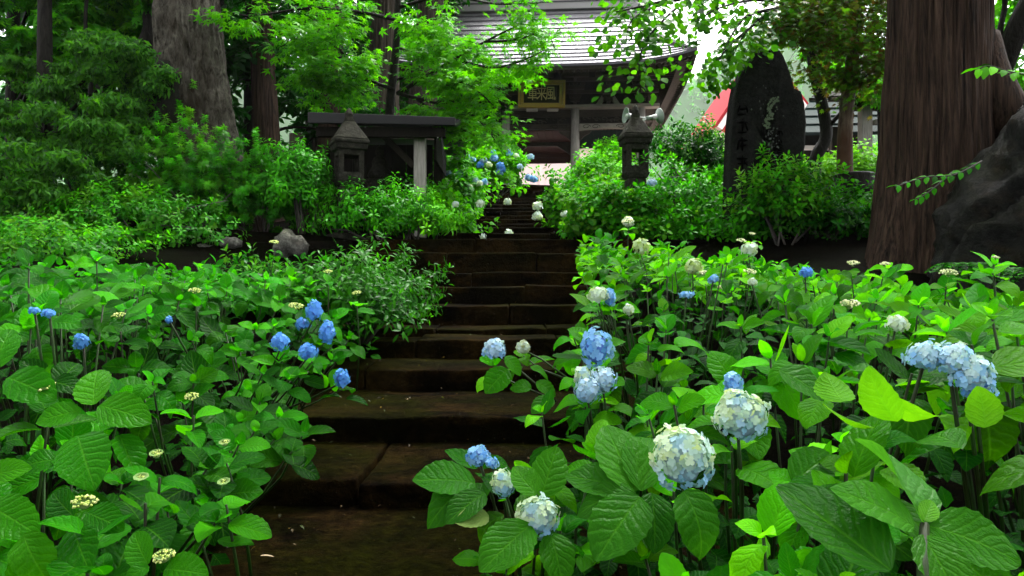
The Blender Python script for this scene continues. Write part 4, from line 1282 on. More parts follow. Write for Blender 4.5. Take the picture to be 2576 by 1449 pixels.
# ------------------------------------------------------------------ loudspeakers on a pole behind the right lantern
c = P(1612, 300, 15.0)
ls = thing('loudspeaker_pole', 'two grey horn loudspeakers on a pole behind the right lantern', 'loudspeaker', (c.x, 15.0, ground_z(c.x, 15)))
mb = MB(); mb.tube([(c.x, 15.0, ground_z(c.x, 15)-.1), (c.x, 15.0, P(0, 296, 15).z)], .03, 8); mb.build('pole', M['wood'], ls, True)
mb = MB(); mb.tube([P(1586, 296, 15.0), P(1640, 296, 15.0)], .014, 6); mb.build('cross_bar', M['hornpaint'], ls, True)
for (x, y), dr in (((1578, 291), (-1.0, -.25, .10)), ((1655, 293), (1.0, .35, .22))):
    ctr = P(x, y, 15.0); dv = Vector(dr).normalized(); m = dv.to_track_quat('Z', 'Y').to_matrix()
    mb = MB(); mb.lathe([(.01,-.26),(.04,-.26),(.04,-.14),(.026,-.135),(.04,-.05),(.08,0.0),(.145,.04),(.16,.045),(.155,.036),(.07,-.012),(.025,-.09)], 20, ctr, m); h = mb.build('horn', M['hornpaint'], ls, True)
    mb = MB(); mb.lathe([(.005,-.14),(.05,-.12),(.055,-.02),(.03,.03),(.005,.04)], 12, ctr, m); mb.build('driver', M['white'], ls, True)
    mb = MB(); mb.beam(ctr - dv*.22, Vector((c.x, 15.0, ctr.z-.10)), .03, .03); mb.build('mounting_arm', M['white'], ls)

# ------------------------------------------------------------------ tall inscribed stele
st_out = [(1832,600),(1830,520),(1834,400),(1837,320),(1845,250),(1853,210),(1868,175),(1890,150),(1900,130),(1918,124),(1930,127),(1945,121),(1958,126),(1968,140),(1978,165),(1988,195),(1995,224),(2010,232),(2021,262),(2025,310),(2023,360),(2016,400),(2018,470),(2020,600)]
st_d = 11.9
stl = thing('stone_stele', 'tall dark upright stele with pale lichen streak and weathered inscription', 'stele', P(1925, 590, st_d))
mb = MB(); vs = []; fs = []
ctr = P(1925, 380, st_d)
rings = [(1.0, 0.0), (0.985, -0.07), (0.93, -0.115), (0.75, -0.14), (0.45, -0.15), (0.12, -0.152)]
outline = []
for i in range(len(st_out)):
    a = st_out[i]; b = st_out[(i+1) % len(st_out)]
    m_ = 4 if i < len(st_out)-1 else 10
    for q in range(m_): outline.append((lerp(a[0], b[0], q/m_), lerp(a[1], b[1], q/m_)))
no = len(outline)
for sc_, dy in rings:
    for (x, y) in outline:
        p = P(x, y, st_d); q = ctr + (p - ctr) * sc_
        nz = 0.035*noise.noise(q*3.1) + 0.02*noise.noise(q*9.0)
        vs.append(q + Vector((0, dy + nz, 0)))
for (x, y) in outline: vs.append(P(x, y, st_d) + Vector((0, 0.3, 0)))
nr = len(rings)
for r_ in range(nr-1):
    for i in range(no): fs.append((r_*no+i, (r_+1)*no+i, (r_+1)*no+(i+1)%no, r_*no+(i+1)%no))
fs.append(tuple((nr-1)*no+i for i in range(no)))
for i in range(no): fs.append((nr*no+i, i, (i+1)%no, nr*no+(i+1)%no))
fs.append(tuple(nr*no+i for i in range(no-1, -1, -1)))
mb.add(vs, fs); slab = mb.build('slab', M['stele'], stl, True)
# inscription: two columns of brushed characters partly legible, the shade of the cuts put into dark strokes
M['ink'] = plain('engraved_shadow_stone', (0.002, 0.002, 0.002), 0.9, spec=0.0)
strokes_src = [((0,0),(1,0)), ((0.5,-0.3),(0.5,1.0)), ((0,.5),(1,.45)), ((0.1,1.0),(0.9,.95)), ((.2,.1),(0,.9)), ((.75,.1),(1.0,.8))]
rc = random.Random(5)
for col_x, s_, y0, n_ in ((1868, 26, 262, 4), (1962, 12, 330, 6)):
    for k in range(n_):
        yy = y0 + k * s_ * 1.75
        for (a, b) in rc.sample(strokes_src, 4):
            p0 = P(col_x + (a[0]-.5)*s_ + rc.uniform(-2,2), yy + a[1]*s_, st_d-.155); p1 = P(col_x + (b[0]-.5)*s_, yy + b[1]*s_, st_d-.155)
            mb = MB(); mb.tube([p0 + Vector((0,.008,0)), p0.lerp(p1,.5), p1 + Vector((0,.008,0))], [s_*.0004, s_*.0007, s_*.0003], 4); mb.build('stroke', M['ink'], slab, True)
# lichen: a ragged pale crust
M['lichen'] = plain('pale_lichen', (0.085, 0.115, 0.07), 0.9, 0, 0.7, 60, 0.0)
M['lichen2'] = plain('white_lichen', (0.075, 0.085, 0.075), 0.9, 0, 0.7, 60, 0.0)
rc = random.Random(8)
def crust(name, x0, x1, y0, y1, n_, smin, smax, lean, mat):
    mb = MB()
    for q in range(n_):
        f = rc.random(); y = lerp(y0, y1, f); x = lerp(x0, x1, 0.5 + rc.gauss(0, .24)) + lean*(f-.5)
        c_ = P(x, y, st_d-.158); s_ = rc.uniform(smin, smax)
        pts = [c_ + Vector((math.cos(a)*s_*rc.uniform(.55,1.2), -.004-.004*rc.random(), math.sin(a)*s_*rc.uniform(.6,1.4))) for a in np.linspace(0, 5.6, 8)]
        mb.add([c_ + Vector((0,-.012,0))] + pts, [(0, i+1, (i+1)%8+1) for i in range(8)])
    return mb.build(name, mat, stl)
tag(crust('lichen', 1925, 1950, 245, 322, 70, .008, .028, -14, M['lichen']), kind='stuff')
tag(crust('lichen', 1925, 1965, 322, 412, 45, .006, .017, 12, M['lichen2']), kind='stuff')
tag(crust('lichen', 1880, 1990, 215, 300, 16, .006, .016, 0, M['lichen2']), kind='stuff')

# ------------------------------------------------------------------ great boulder at the right edge
def boulder():
    mb = MB(); vs = []; fs = []; n = 170; m_ = 120
    c = Vector((6.45, 7.9, -0.1)); rad = Vector((2.0, 1.5, 2.70))
    for i in range(m_ + 1):
        for j in range(n):
            a = math.pi*i/m_; b = 2*math.pi*j/n
            u = Vector((math.sin(a)*math.cos(b), math.sin(a)*math.sin(b), math.cos(a)))
            p = Vector((u.x*rad.x, u.y*rad.y, u.z*rad.z))
            p.x += 0.42 * max(u.z, -.3)                       # the top leans away from the stairs
            w_ = c + p
            q = Vector((w_.x*.55, w_.y*.55, w_.z*.55))
            dsp = 0.26*noise.noise(q*1.3 + Vector((4,0,0))) + 0.15*noise.noise(q*3.2) + 0.06*(1-abs(noise.noise(Vector((w_.x*2.0, w_.y*2.0, w_.z*4))))*2) + 0.05*noise.noise(w_*4.5) + 0.03*noise.noise(w_*10) - 0.16*max(0, .10-abs(noise.noise(Vector((w_.x*.9, w_.y*.9, w_.z*.55+3)))))/.10
            vs.append(w_ + u * dsp)
    for i in range(m_):
        for j in range(n): fs.append((i*n+j, (i+1)*n+j, (i+1)*n+(j+1)%n, i*n+(j+1)%n))
    mb.add(vs, fs)
    return tag(mb.build('boulder', M['boulder'], None, True), 'huge dark wet boulder leaning beside the big cedar at the right edge', 'boulder')
boulder()
# litter on the landing
def litter(label, x, y, d, l, wd, ang, mat, cat='leaf'):
    V0, Q0, UV0 = blade(wd, 8, 4, 0.3, 0.3, 0.1, 0.02, 0.6, 0.7)
    me = np_mesh('fallen_leaf', V0, Q0, mat, UV0[Q0.ravel()])
    o = new_obj('fallen_leaf', me)
    p = P(x, y, d)
    o.matrix_basis = Matrix.Translation(p + Vector((0,0,.03))) @ Matrix.Rotation(ang, 4, 'Z') @ Matrix.Scale(l, 4)
    return tag(o, label, cat)
litter('fallen green leaf lying flat on the bottom landing', 560, 1362, 3.66, 0.14, 0.26, R(95), M['fallen'])
litter('small curled tan leaf on the landing near the bottom edge', 655, 1415, 3.37, 0.06, 0.16, R(-70), M['deadleaf'])
dr_ = np.random.default_rng(44)
pos = []
for k, (d, z) in enumerate(allst[:7]):
    nd = allst[k+1][0]
    for q in range((150, 70, 60, 40, 25, 20, 15)[k]):
        x = dr_.uniform(-1.75, .6) if dr_.random() < .7 else dr_.uniform(-1.9, -1.0)
        pos.append((x, dr_.uniform(max(d, 2.6)+.05, nd-.02), z+.028))
pos = np.array(pos); nn_ = len(pos)
deb = scatter('leaf_litter', blade(0.22, 3, 2, .6, .4, 0, 0, .6, .7), pos, np.concatenate([dr_.standard_normal((nn_,2)), np.zeros((nn_,1))],1), np.tile(np.array([[0,0,1.]]),(nn_,1)) + dr_.normal(0,.3,(nn_,3)), .008 + .03*dr_.random(nn_)**3, pick_cols(dr_, nn_, [(.05,.03,.012),(.10,.07,.03),(.025,.018,.008),(.03,.05,.008)], .2), M['soft'])
tag(deb, 'tiny scattered leaf bits on the lower treads and landing', 'litter', kind='stuff')
litter('tiny pale leaf on the mossy tread by the brown stain', 1025, 1014, 6.0, 0.05, 0.3, R(30), M['deadleaf'])
# ------------------------------------------------------------------ trunks and trees
def tree(name, label, base, group=None):
    return thing(name, label, 'tree', base, group)

# old furrowed tree on the left
t = tree('old_tree', 'massive old grey tree with furrowed bark and a dark burl on the left bank', (-5.5, 14, 0.8))
path = [(-5.35, 14, 0.6), (-5.55, 14, 1.6), (-5.72, 14, 2.7), (-5.92, 14.05, 4.0), (-6.05, 14.1, 5.4), (-6.15, 14.2, 7.5), (-6.1, 14.3, 10)]
trunk_mesh(path, [0.95, 0.74, 0.64, 0.585, 0.53, 0.46, 0.36], 2, 150, 0.085, 30, 0.06, 0.05, 0.0, 1.3).build('trunk', M['oldbark'], t, True)
bp = P(424, 250, 13.55)
mb = MB(); vs = []; fs = []
for i in range(13):
    for j in range(20):
        a = math.pi*i/12; b = 2*math.pi*j/20
        u = Vector((math.sin(a)*math.cos(b)*.36, math.sin(a)*math.sin(b)*.36, math.cos(a)*.72))
        vs.append(bp + u*(1+.3*noise.noise(u*4)))
for i in range(12):
    for j in range(20): fs.append((i*20+j, (i+1)*20+j, (i+1)*20+(j+1)%20, i*20+(j+1)%20))
mb.add(vs, fs); mb.build('burl', M['darkbark'], t, True)
limb(t, [(-6.1,14.2,7.5),(-7.5,13.6,8.6),(-9.2,13,9.3)], .22, .06, M['oldbark'])
limb(t, [(-6.1,14.3,8.2),(-4.6,14.6,9.6),(-3.0,15,10.3)], .22, .06, M['oldbark'])
crown(t, [(-8.5,13.2,9.8,2.2,2.0,1.3),(-3.6,15,10.8,2.3,2.0,1.4),(-6.1,14.5,11.6,2.4,2.2,1.6)], 5000, 0.18, T_FAR, G_MID, M['soft'], 21, k=9)

def cedar(label, x0, x1, d, wpx, mat, seed, ytop=0, ybot=400, hh=17.0, crown_n=3600, redge=0.07, name='cedar_tree', ridges=30):
    a = P(x0, ytop, d); b = P(x1, ybot, d)
    dz = (a - b); sl_ = Vector((dz.x/dz.z, 0, 1))
    gz_ = ground_z(b.x, d) - .1
    base = b + sl_ * (gz_ - b.z)
    rad = wpx / K * d / FPX / 2
    t = tree(name, label, base, 'cedars of the grove')
    pts = [base, base + sl_*1.0, base + sl_*3.0, base + sl_*7.0, base + sl_*hh]
    trunk_mesh(pts, [rad*1.45, rad*1.12, rad*1.0, rad*.86, rad*.35], seed, 80, redge, ridges, 0.04, 0.12, 0.0, .5).build('trunk', mat, t, True)
    top = base + sl_*hh
    rng = random.Random(seed)
    cl = []
    for q in range(9):
        f = 0.56 + 0.05*q
        c = base.lerp(top, f); ang = q*2.4
        e = c + Vector((math.cos(ang)*rng.uniform(1.0, 2.0), math.sin(ang)*rng.uniform(1.0, 2.0), rng.uniform(-.4, .3)))
        limb(t, [c, c.lerp(e, .5)+Vector((0,0,.15)), e], rad*.18, rad*.05, M['darkbark'])
        cl.append((e.x, e.y, e.z, 1.2, 1.2, .55))
    cl.append((top.x, top.y, top.z, 1.0, 1.0, 1.8))
    crown(t, cl, crown_n, 0.34, T_NEEDLE, G_CONIF, M['needle'], seed, up=0.6, droop=0.5, k=5, f=.45)
    return t
cedar('slender red-barked cedar right of the massive grey tree', 655, 672, 18, 60, M['cedar'], 31, 0, 400)
cedar('pinkish grey cedar standing just left of the shelter roof', 790, 786, 20, 34, M['cedar_grey'], 32, 100, 400)
cedar('red-brown streaked cedar behind the left end of the shelter', 838, 826, 19, 50, M['cedar'], 33, 100, 400)
cedar('thick grey cedar rising behind the middle of the shelter roof', 968, 962, 21, 74, M['cedar_grey'], 34, 0, 300)
cedar('grey mossy cedar behind the right end of the shelter roof', 1085, 1058, 24, 66, M['cedar_grey'], 35, 0, 300)
# the big cedar at the right
t = tree('cedar_tree', 'broad red-brown cedar with flaring base beside the boulder', (5.0, 9.4, 0.2), 'cedars of the grove')
path = [(5.15, 9.4, -0.2), (5.2, 9.4, .6), (5.24, 9.4, 1.5), (5.26, 9.4, 2.6), (5.27, 9.4, 3.8), (5.28, 9.4, 7), (5.3, 9.4, 16)]
trunk_mesh(path, [.86, .70, .61, .565, .535, .48, .28], 8, 200, 0.05, 52, 0.03, 0.07, lobes=.13, zf=.5).build('trunk', M['cedar'], t, True)
limb(t, [P(2478, 90, 9.3), P(2492, 190, 9.2), P(2530, 290, 9.2), P(2600, 400, 9.3)], .16, .34, M['cedar'], 'root_buttress', 18)
cl = []
for q in range(8):
    a = q*2.4; e = Vector((5.2+math.cos(a)*2.0, 9.6+math.sin(a)*2.0, 8.5+q*.9))
    limb(t, [(5.15, 9.4, 8.7+q*.9), e], .1, .03, M['darkbark']); cl.append((*e, 1.4, 1.4, .6))
crown(t, cl, 6000, .34, T_NEEDLE, G_CONIF, M['needle'], 41, up=.6, droop=.5, k=5, f=.45)

# Japanese maple reaching over the path
t = tree('maple_tree', 'bright green maple with thin dark trunk arching over the shelter', P(985, 470, 15.4))
b = P(985, 480, 15.4); b.z = ground_z(b.x, 15.4)
limb(t, [b, P(980, 300, 15.4), P(990, 180, 15.3), P(1000, 60, 15.3), P(1002, -120, 15.2)], .11, .05, M['darkbark'], 'trunk', 10)
D = 14.6
mlimbs = [
 ([P(1000,235,15.3), P(1060,200,15.0), P(1140,150,14.6), P(1220,105,14.2), P(1310,60,13.9)], .05, .012),
 ([P(1140,150,14.6), P(1240,170,14.2), P(1320,150,13.9), P(1370,125,13.6)], .03, .008),
 ([P(1100,180,14.8), P(1180,215,14.4), P(1215,240,14.1), P(1240,265,14.0)], .03, .008),
 ([P(1000,235,15.3), P(1080,255,14.8), P(1180,285,14.3), P(1225,325,14.0), P(1250,360,13.9)], .04, .008),
 ([P(1050,250,15.0), P(1120,300,14.6), P(1200,345,14.3)], .03, .008),
 ([P(1000,20,15.3), P(1120,-10,14.8), P(1250,10,14.2), P(1380,5,13.8)], .04, .008),
 ([P(990,225,15.3), P(930,200,15.0), P(870,140,14.6), P(820,100,14.3)], .045, .010),
 ([P(930,200,15.0), P(890,215,14.8), P(830,200,14.5), P(790,215,14.3)], .03, .008),
 ([P(1000,50,15.2), P(900,30,14.6), P(780,20,14.2), P(640,40,13.8), P(580,30,13.6)], .045, .008),
 ([P(900,30,14.6), P(840,70,14.4), P(760,95,14.2), P(700,120,14.0)], .03, .008),
 ([P(870,140,14.6), P(800,165,14.2), P(760,190,14.0)], .025, .008),
 ([P(1220,105,14.2), P(1300,100,14.0), P(1370,80,13.8), P(1395,120,13.5)], .025, .008),
]
mlimbs += [([P(1000,120,15.3), P(1050,130,15.0), P(1110,110,14.7), P(1180,120,14.4)], .03, .008), ([P(1000,90,15.3), P(1060,70,15.0), P(1130,50,14.7)], .03, .008), ([P(1000,200,15.3), P(1060,190,15), P(1130,215,14.6), P(1190,190,14.3)], .03, .008)]
ROOFL = (0, 1, 5, 11)                    # the limbs in front of the gate roof carry few leaves
spray_tree(t, [l for i, l in enumerate(mlimbs) if i not in ROOFL], 40, 0.12, T_MAPLE, G_MAPLE, M['soft'], 51, (0.27, 0.35, 0.12), 13, 0.28, 1.3, 0.35, M['darkbark'])
spray_tree(t, [mlimbs[i] for i in ROOFL], 24, 0.12, T_MAPLE, G_MAPLE, M['soft'], 56, (0.25, 0.35, 0.12), 11, 0.28, 1.3, 0.35, M['darkbark'])

# two thin trunks at the right with round leaves and dull red leaves
t = tree('round_leaved_tree', 'thin curved dark trunk right of the stele with hanging round leaves', P(2060, 430, 14))
b = P(2048, 440, 14); b.z = ground_z(b.x, 14)
limb(t, [b, P(2050, 410, 14), P(2078, 345, 14), P(2068, 260, 14), P(2045, 160, 13.9), P(2040, 0, 13.8), P(2035, -150, 13.7)], .125, .08, M['darkbark'], 'trunk', 12)
limb(t, [P(2076, 330, 14), P(2110, 290, 13.9), P(2180, 220, 13.7), P(2240, 170, 13.5)], .05, .02, M['darkbark'])
rl_ = [
 ([P(2040,-60,13.8), P(1900,-40,12.6), P(1740,-10,11.4), P(1640,10,10.6), P(1550,30,10.2)], .06, .01),
 ([P(1740,-10,11.4), P(1680,40,10.8), P(1620,110,10.4), P(1605,200,10.2)], .025, .006),
 ([P(1740,-10,11.4), P(1640,20,10.8), P(1590,50,10.4), P(1575,100,10.2)], .025, .006),
 ([P(2040,0,13.8), P(1960,20,12.8), P(1880,40,12.0), P(1840,90,11.6), P(1815,140,11.4)], .04, .006),
 ([P(1960,20,12.8), P(1900,60,12.2), P(1840,110,11.8), P(1800,160,11.5)], .03, .006),
 ([P(2035,-80,13.7), P(1950,-60,12.4), P(1850,-40,11.6), P(1700,-60,11)], .05, .01),
 ([P(2040,-20,13.8), P(1980,10,12.9), P(1920,40,12.2), P(1870,90,11.8), P(1840,150,11.6)], .03, .006),
 ([P(1980,10,12.9), P(1900,0,12.2), P(1810,20,11.7), P(1740,60,11.3)], .03, .006),
 ([P(2040,40,13.8), P(1990,60,13.2), P(1930,90,12.8), P(1890,130,12.5)], .025, .006),
]
spray_tree(t, rl_, 17, 0.10, T_ROUND, [(0.03,0.15,0.003),(0.055,0.21,0.004),(0.012,0.08,0.003)], M['soft'], 52, (0.22, 0.3, 0.15), 11, 0.3, 0.8, 0.5, M['darkbark'])
t = tree('thin_maple', 'thin peeling brown trunk beside the curved one under green and reddish leaves', P(2125, 450, 13.2))
b = P(2128, 455, 13.2); b.z = ground_z(b.x, 13.2)
limb(t, [b, P(2125, 400, 13.2), P(2128, 300, 13.2), P(2140, 180, 13.2), P(2152, 60, 13.2), P(2158, -120, 13.2)], .145, .085, M['peelbark'], 'trunk', 14)
rl_ = [
 ([P(2150,40,13.2), P(2100,10,12.9), P(2040,30,12.6), P(1985,70,12.3)], .04, .008),
 ([P(2140,120,13.2), P(2180,90,13), P(2215,60,12.8)], .03, .008),
 ([P(2150,30,13.2), P(2190,0,13), P(2240,-20,12.8)], .04, .008),
 ([P(2138,220,13.2), P(2180,190,12.9), P(2220,170,12.7)], .03, .008),
 ([P(2155,-40,13.2), P(2080,-40,12.8), P(1990,-20,12.4)], .04, .008),
 ([P(2100,10,12.9), P(2060,80,12.7), P(2000,110,12.5)], .02, .006),
]
spray_tree(t, rl_, 70, 0.085, T_MAPLE7, G_RED[:2] + [(.03,.11,.004),(.05,.17,.004),(.08,.22,.005),(.05,.14,.005)], M['soft'], 53, (0.34, 0.35, 0.2), 16, 0.2, 1.0, 0.3, M['darkbark'])
# old stump at its foot
sp_ = P(2150, 462, 12.9)
st_ = thing('tree_stump', 'low dark stump with spreading root at the foot of the peeling trunk', 'stump', (sp_.x, 12.9, sp_.z))
mb = MB(); mb.lathe([(.42,-1.0),(.40,-.1),(.30,.02),(.34,.14),(.30,.17),(.01,.16)], 16, (sp_.x, 12.9, sp_.z)); mb.build('trunk', M['darkbark'], st_, True)
limb(st_, [sp_, P(2200, 466, 12.8), P(2250, 480, 12.7)], .12, .05, M['darkbark'], 'root')

# bright maple sprays in the gap behind the trunks, and at the far right edge
t = tree('young_maple', 'light green young maple between the thin trunks and the big cedar', P(2215, 420, 19))
b = P(2215, 420, 19); b.z = ground_z(b.x, 19)
limb(t, [b, P(2212, 300, 19), P(2205, 150, 19)], .06, .03, M['darkbark'], 'trunk')
crown(t, [(*P(2215,260,18.5), .45,.4,.8), (*P(2120,170,19), 1.1,.7,.6), (*P(2210,215,18.8), .5,.5,.5), (*P(2080,60,20), 1.3,.8,1.0), (*P(2190,120,19.5), .9,.7,.7)], 5200, .16, T_MAPLE, G_BRIGHT, M['soft'], 54, k=5, f=.45)
t = tree('leaning_tree', 'dark trunk leaning into the top right corner with light leaves', P(2560, 300, 11.5))
limb(t, [P(2450, 420, 11.6), P(2480, 250, 11.5), P(2520, 165, 11.3), P(2580, 30, 11), P(2680, -150, 11)], .20, .14, M['darkbark'], 'trunk', 10)
limb(t, [P(2522, 150, 11.3), P(2516, 80, 11.2), P(2528, 10, 11.2), P(2520, -80, 11.1)], .05, .03, M['darkbark'])
crown(t, [(*P(2540,60,12.5), .9,.7,.8), (*P(2570,180,12.5), .7,.6,.6), (*P(2540,-60,12), 1.4,1,.8), (*P(2640,60,12), 1.2,1,1.2)], 3800, .12, T_OVAL, G_BRIGHT, M['soft'], 55, k=7, f=.4)

# ------------------------------------------------------------------ forest on the left and behind
def broad(name, label, x, y, h, r_, cl, n, size, pal, seed, tpl=T_OVAL, mat='soft', k=8, f=.36, bark='darkbark', up=.8, lean=0, group='background trees', droop=.1, rt=.2, trunk_to=.7):
    gz_ = ground_z(x, y)
    t = tree(name, label, (x, y, gz_), group)
    limb(t, [(x, y, gz_-.2), (x+lean*.3, y, gz_+h*.3), (x+lean*.6, y, gz_+h*.5), (x+lean, y, gz_+h*trunk_to)], rt, rt*.4, M[bark], 'trunk', 10)
    rr_ = random.Random(seed)
    for c in cl:
        fz = min(.7, max(.15, (c[2]-gz_)/h - .1))
        limb(t, [(x+lean*fz, y, gz_+h*fz), ((x+c[0])/2, (y+c[1])/2, (gz_+h*fz+c[2])/2+.2), c[:3]], rt*.3, rt*.08, M[bark])
    crown(t, cl, n, size, tpl, pal, M[mat], seed, up=up, droop=droop, k=k, f=f)
    return t
def CL(lst): return [(*P(x, y, d), rx, ry, rz) for x, y, d, rx, ry, rz in lst]
# feathery conifer at the left
broad('conifer_tree', 'layered dark green conifer filling the left edge', -8.3, 13.5, 11, 2, CL([(60,420,12,1.0,.9,.5),(200,330,12.5,1.1,.9,.6),(330,420,13,.8,.8,.5),(120,300,13,1.0,.9,.5),(280,210,13,1.0,.9,.6),(340,300,13,.7,.7,.5),(180,480,12,1.0,.8,.5),(40,520,11.5,.9,.8,.4),(330,140,13.3,.8,.8,.6),(90,200,13.5,.8,.8,.4)]),
      30000, .12, [(0.030,.14,.008),(.055,.21,.010),(.012,.07,.005)], 61, T_LONG2, 'soft', 14, .30, up=.5, droop=.5, group='left grove trees', rt=.16)
broad('leafy_tree', 'light green leafy tree above the conifer in the top left corner', -10.5, 16, 12, 2, CL([(60,60,15,1.3,1.1,.7),(190,90,15,1.1,1.0,.7),(330,60,15.5,1.1,1,.8),(250,-20,15,1.6,1.2,.7),(120,-60,15,1.8,1.3,.7),(110,160,15,.9,.8,.5),(240,170,15,.8,.8,.5),(380,150,16,.6,.6,.7)]),
      8500, .17, G_BRIGHT + G_MID, 62, T_MAPLE7, 'soft', 8, .34, group='left grove trees', rt=.18)
limb_t = bpy.data.objects['leafy_tree']
limb(limb_t, [P(210,420,14.5), P(230,200,14.5), P(215,60,14.5), P(225,-60,14.5)], .05, .03, M['darkbark'])
limb(limb_t, [P(230,200,14.5), P(290,270,14.3), P(370,340,14)], .04, .02, M['darkbark'])
limb(limb_t, [P(330,180,15), P(380,70,15), P(345,-30,15)], .18, .12, M['darkbark'])
broad('leafy_tree', 'pale green low tree by the left picture edge under the conifer', -9.3, 12.2, 4, 2, CL([(60,560,11.5,1.2,.8,.4),(0,480,11.5,.8,.7,.4),(150,590,11.2,1.0,.7,.3),(40,640,10.8,1.0,.7,.35)]), 4800, .13, G_MID + [(.09,.26,.02)], 63, T_OVAL, 'soft', 7, .4, group='left grove trees', rt=.09)
# dark wood filling the depth behind the trunks
frnd = random.Random(77)
wl = ['dark broadleaf tree deep behind the massive grey tree', 'dark broadleaf tree behind the slender red cedar', 'dark broadleaf tree between the red cedar and the shelter', 'dark broadleaf tree behind the shelter roof',
      'dark broadleaf tree far left behind the conifer', 'dark broadleaf tree behind the left cedar pair', 'dark broadleaf tree next to the left end of the gate roof', 'dark broadleaf tree filling the gap between grey tree and red cedar', 'dark broadleaf tree filling the gap right of the red cedar', 'low dark tree behind the layered conifer', 'low dark tree right behind the massive grey tree']
wx = [(-12.0, 27), (-8.2, 25), (-5.4, 27), (-2.6, 30), (-16.5, 24), (-6.8, 33), (-4.0, 38), (-7.9, 20.5), (-6.6, 19.2), (-10.6, 18.5), (-7.3, 17.6)]
for i, ((x, y), lab) in enumerate(zip(wx, wl)):
    h = frnd.uniform(12, 15) if i < 9 else 7.5
    g = ground_z(x, y)
    cl = []
    for q in range(11):
        a = frnd.random()*6.283; rr_ = frnd.uniform(.2, 2.1)
        cl.append((x+math.cos(a)*rr_, y+math.sin(a)*rr_*.8, g+.6+h*(q+.5)/11*.95, 1.7, 1.4, .85))
    broad('broadleaf_tree', lab, x, y, h, 2, cl, 7000 if i != 4 else 4200, .28, G_DARK, 80+i, T_FAR, 'soft', 7, .42, group='dark wood behind the grove')
# pale distant trees behind the gate's left corner and the right gap
broad('broadleaf_tree', 'pale green tree beside the left eave of the gate', -1.6, 36, 12, 2, CL([(1090,200,35,1.6,1.2,1.2),(1080,120,35,1.4,1.2,1.0),(1110,60,35,1.0,1.0,1.0),(1070,280,34,1.4,1.2,1.0)]), 4200, .26, G_MID, 91, T_FAR, 'soft', 7, .42, group='trees beside the gate')
broad('broadleaf_tree', 'sunlit tree low behind the stele and the green shed', 12.5, 36, 9, 2, CL([(2060,330,35,1.8,1.2,1.0),(2000,345,35,1.4,1,.8),(2150,340,35,1.6,1.2,.8)]), 3600, .22, G_BRIGHT, 92, T_FAR, 'soft', 7, .42, group='trees beside the gate')

# wooded hill in the mist
V = []; F = []; hx = np.linspace(-1200, 1500, 60); hy = np.linspace(700, 1500, 22)
def hill_z(x, y):
    f = smooth((y-700)/330.0)
    b = 250 + 95*math.exp(-((x-355)/75.0)**2) + 60*math.exp(-((x+360)/320.0)**2) + 34*noise.noise(Vector((x*.007, y*.007, 0)))
    return 3.4 + f*b
for y in hy:
    for x in hx: V.append((x, y, hill_z(x, y)))
for j in range(21):
    for i in range(59): F.append((j*60+i, j*60+i+1, (j+1)*60+i+1, (j+1)*60+i))
mb = MB(); mb.v = V; mb.f = F; tag(mb.build('hill', M['farslope'], None, True), kind='structure')
rng = np.random.default_rng(5)
cl = []
for q in range(2000):
    x = rng.uniform(-1000, 900); y = rng.uniform(790, 1250)
    h = rng.uniform(14, 34)
    z = hill_z(x, y)
    for s_ in range(3): cl.append((x, y, z + h*(.35+.22*s_), 7.5*(1-.24*s_), 7.5*(1-.24*s_), h*.22))
o = crown(None, cl, 60000, 5.8, T_FAR, G_MID, M['soft'], 95, up=.6)
o.name = 'distant_wood'
tag(o, 'misty far-off wood covering the hill behind the temple', 'wood', kind='stuff')
# unseen tree behind the viewer, added so that its crown shades the landing
broad('broadleaf_tree', 'broad tree behind the viewer whose crown shades the landing', -3.2, -4.5, 9, 2, [(-2.6,-1.5,6.2,2.2,2.0,.8),(0.2,0.4,6.8,2.2,2.0,.8),(2.6,-1.0,6.6,2.2,2.0,.8),(-3.4,2.4,6.9,2.0,1.8,.7),(1.0,3.6,7.4,2.0,1.8,.7),(3.6,2.2,7.2,1.8,1.8,.7),(-1.2,-3.6,6.4,2.2,2.0,.8)], 7000, .32, G_MID, 97, T_FAR, 'soft', 8, .40, group='background trees', rt=.3)
# ------------------------------------------------------------------ shrubs on the upper banks
def at_ground(x, d):
    p = P(x, 0, d); return (p.x, d, ground_z(p.x, d) - .04)
def hyd_far(label, x, d, ctr, rad, ntips, seed, heads=(), pal=G_BRIGHT, size=.15, group='hydrangeas on the upper banks', lean=(0,-.2,.6)):
    root, rng, tips, u = shrub('hydrangea_bush', label, at_ground(x, d), P(*ctr), rad, ntips, 7, size, T_HYD_LO, pal, M['leaf_far'], seed, lean, (60,-20), group, 'hydrangea', 6)
    for i, (hx_, hy_, hd, hr, mode) in enumerate(heads):
        c_ = P(hx_, hy_, hd)
        h = flower_head(root, c_, hr*.74, mode, seed*50+i, nfl=42, detail='lo')
    return root
B_, D_, W_, L_, PL_ = MODE_BLUE, MODE_DEEP, MODE_WHITE, MODE_LIME, MODE_PALE2
hyd_far('hydrangea with blue heads at the top of the left bank below the gate', 1250, 19.5, (1245,440,19.5), (.98,.8,1.1), 330, 101,
        [(1240,386,18.8,.13,B_),(1243,398,18.8,.14,B_),(1217,404,18.8,.12,PL_),(1208,416,18.8,.12,D_),(1258,418,18.7,.13,D_),(1262,426,18.7,.13,D_),(1256,434,18.7,.12,B_),(1335,395,18.9,.12,PL_),(1330,448,18.7,.14,B_),(1342,452,18.7,.13,B_),(1281,385,19,.11,D_),(1308,420,18.6,.10,PL_),(1298,392,19,.09,W_)])
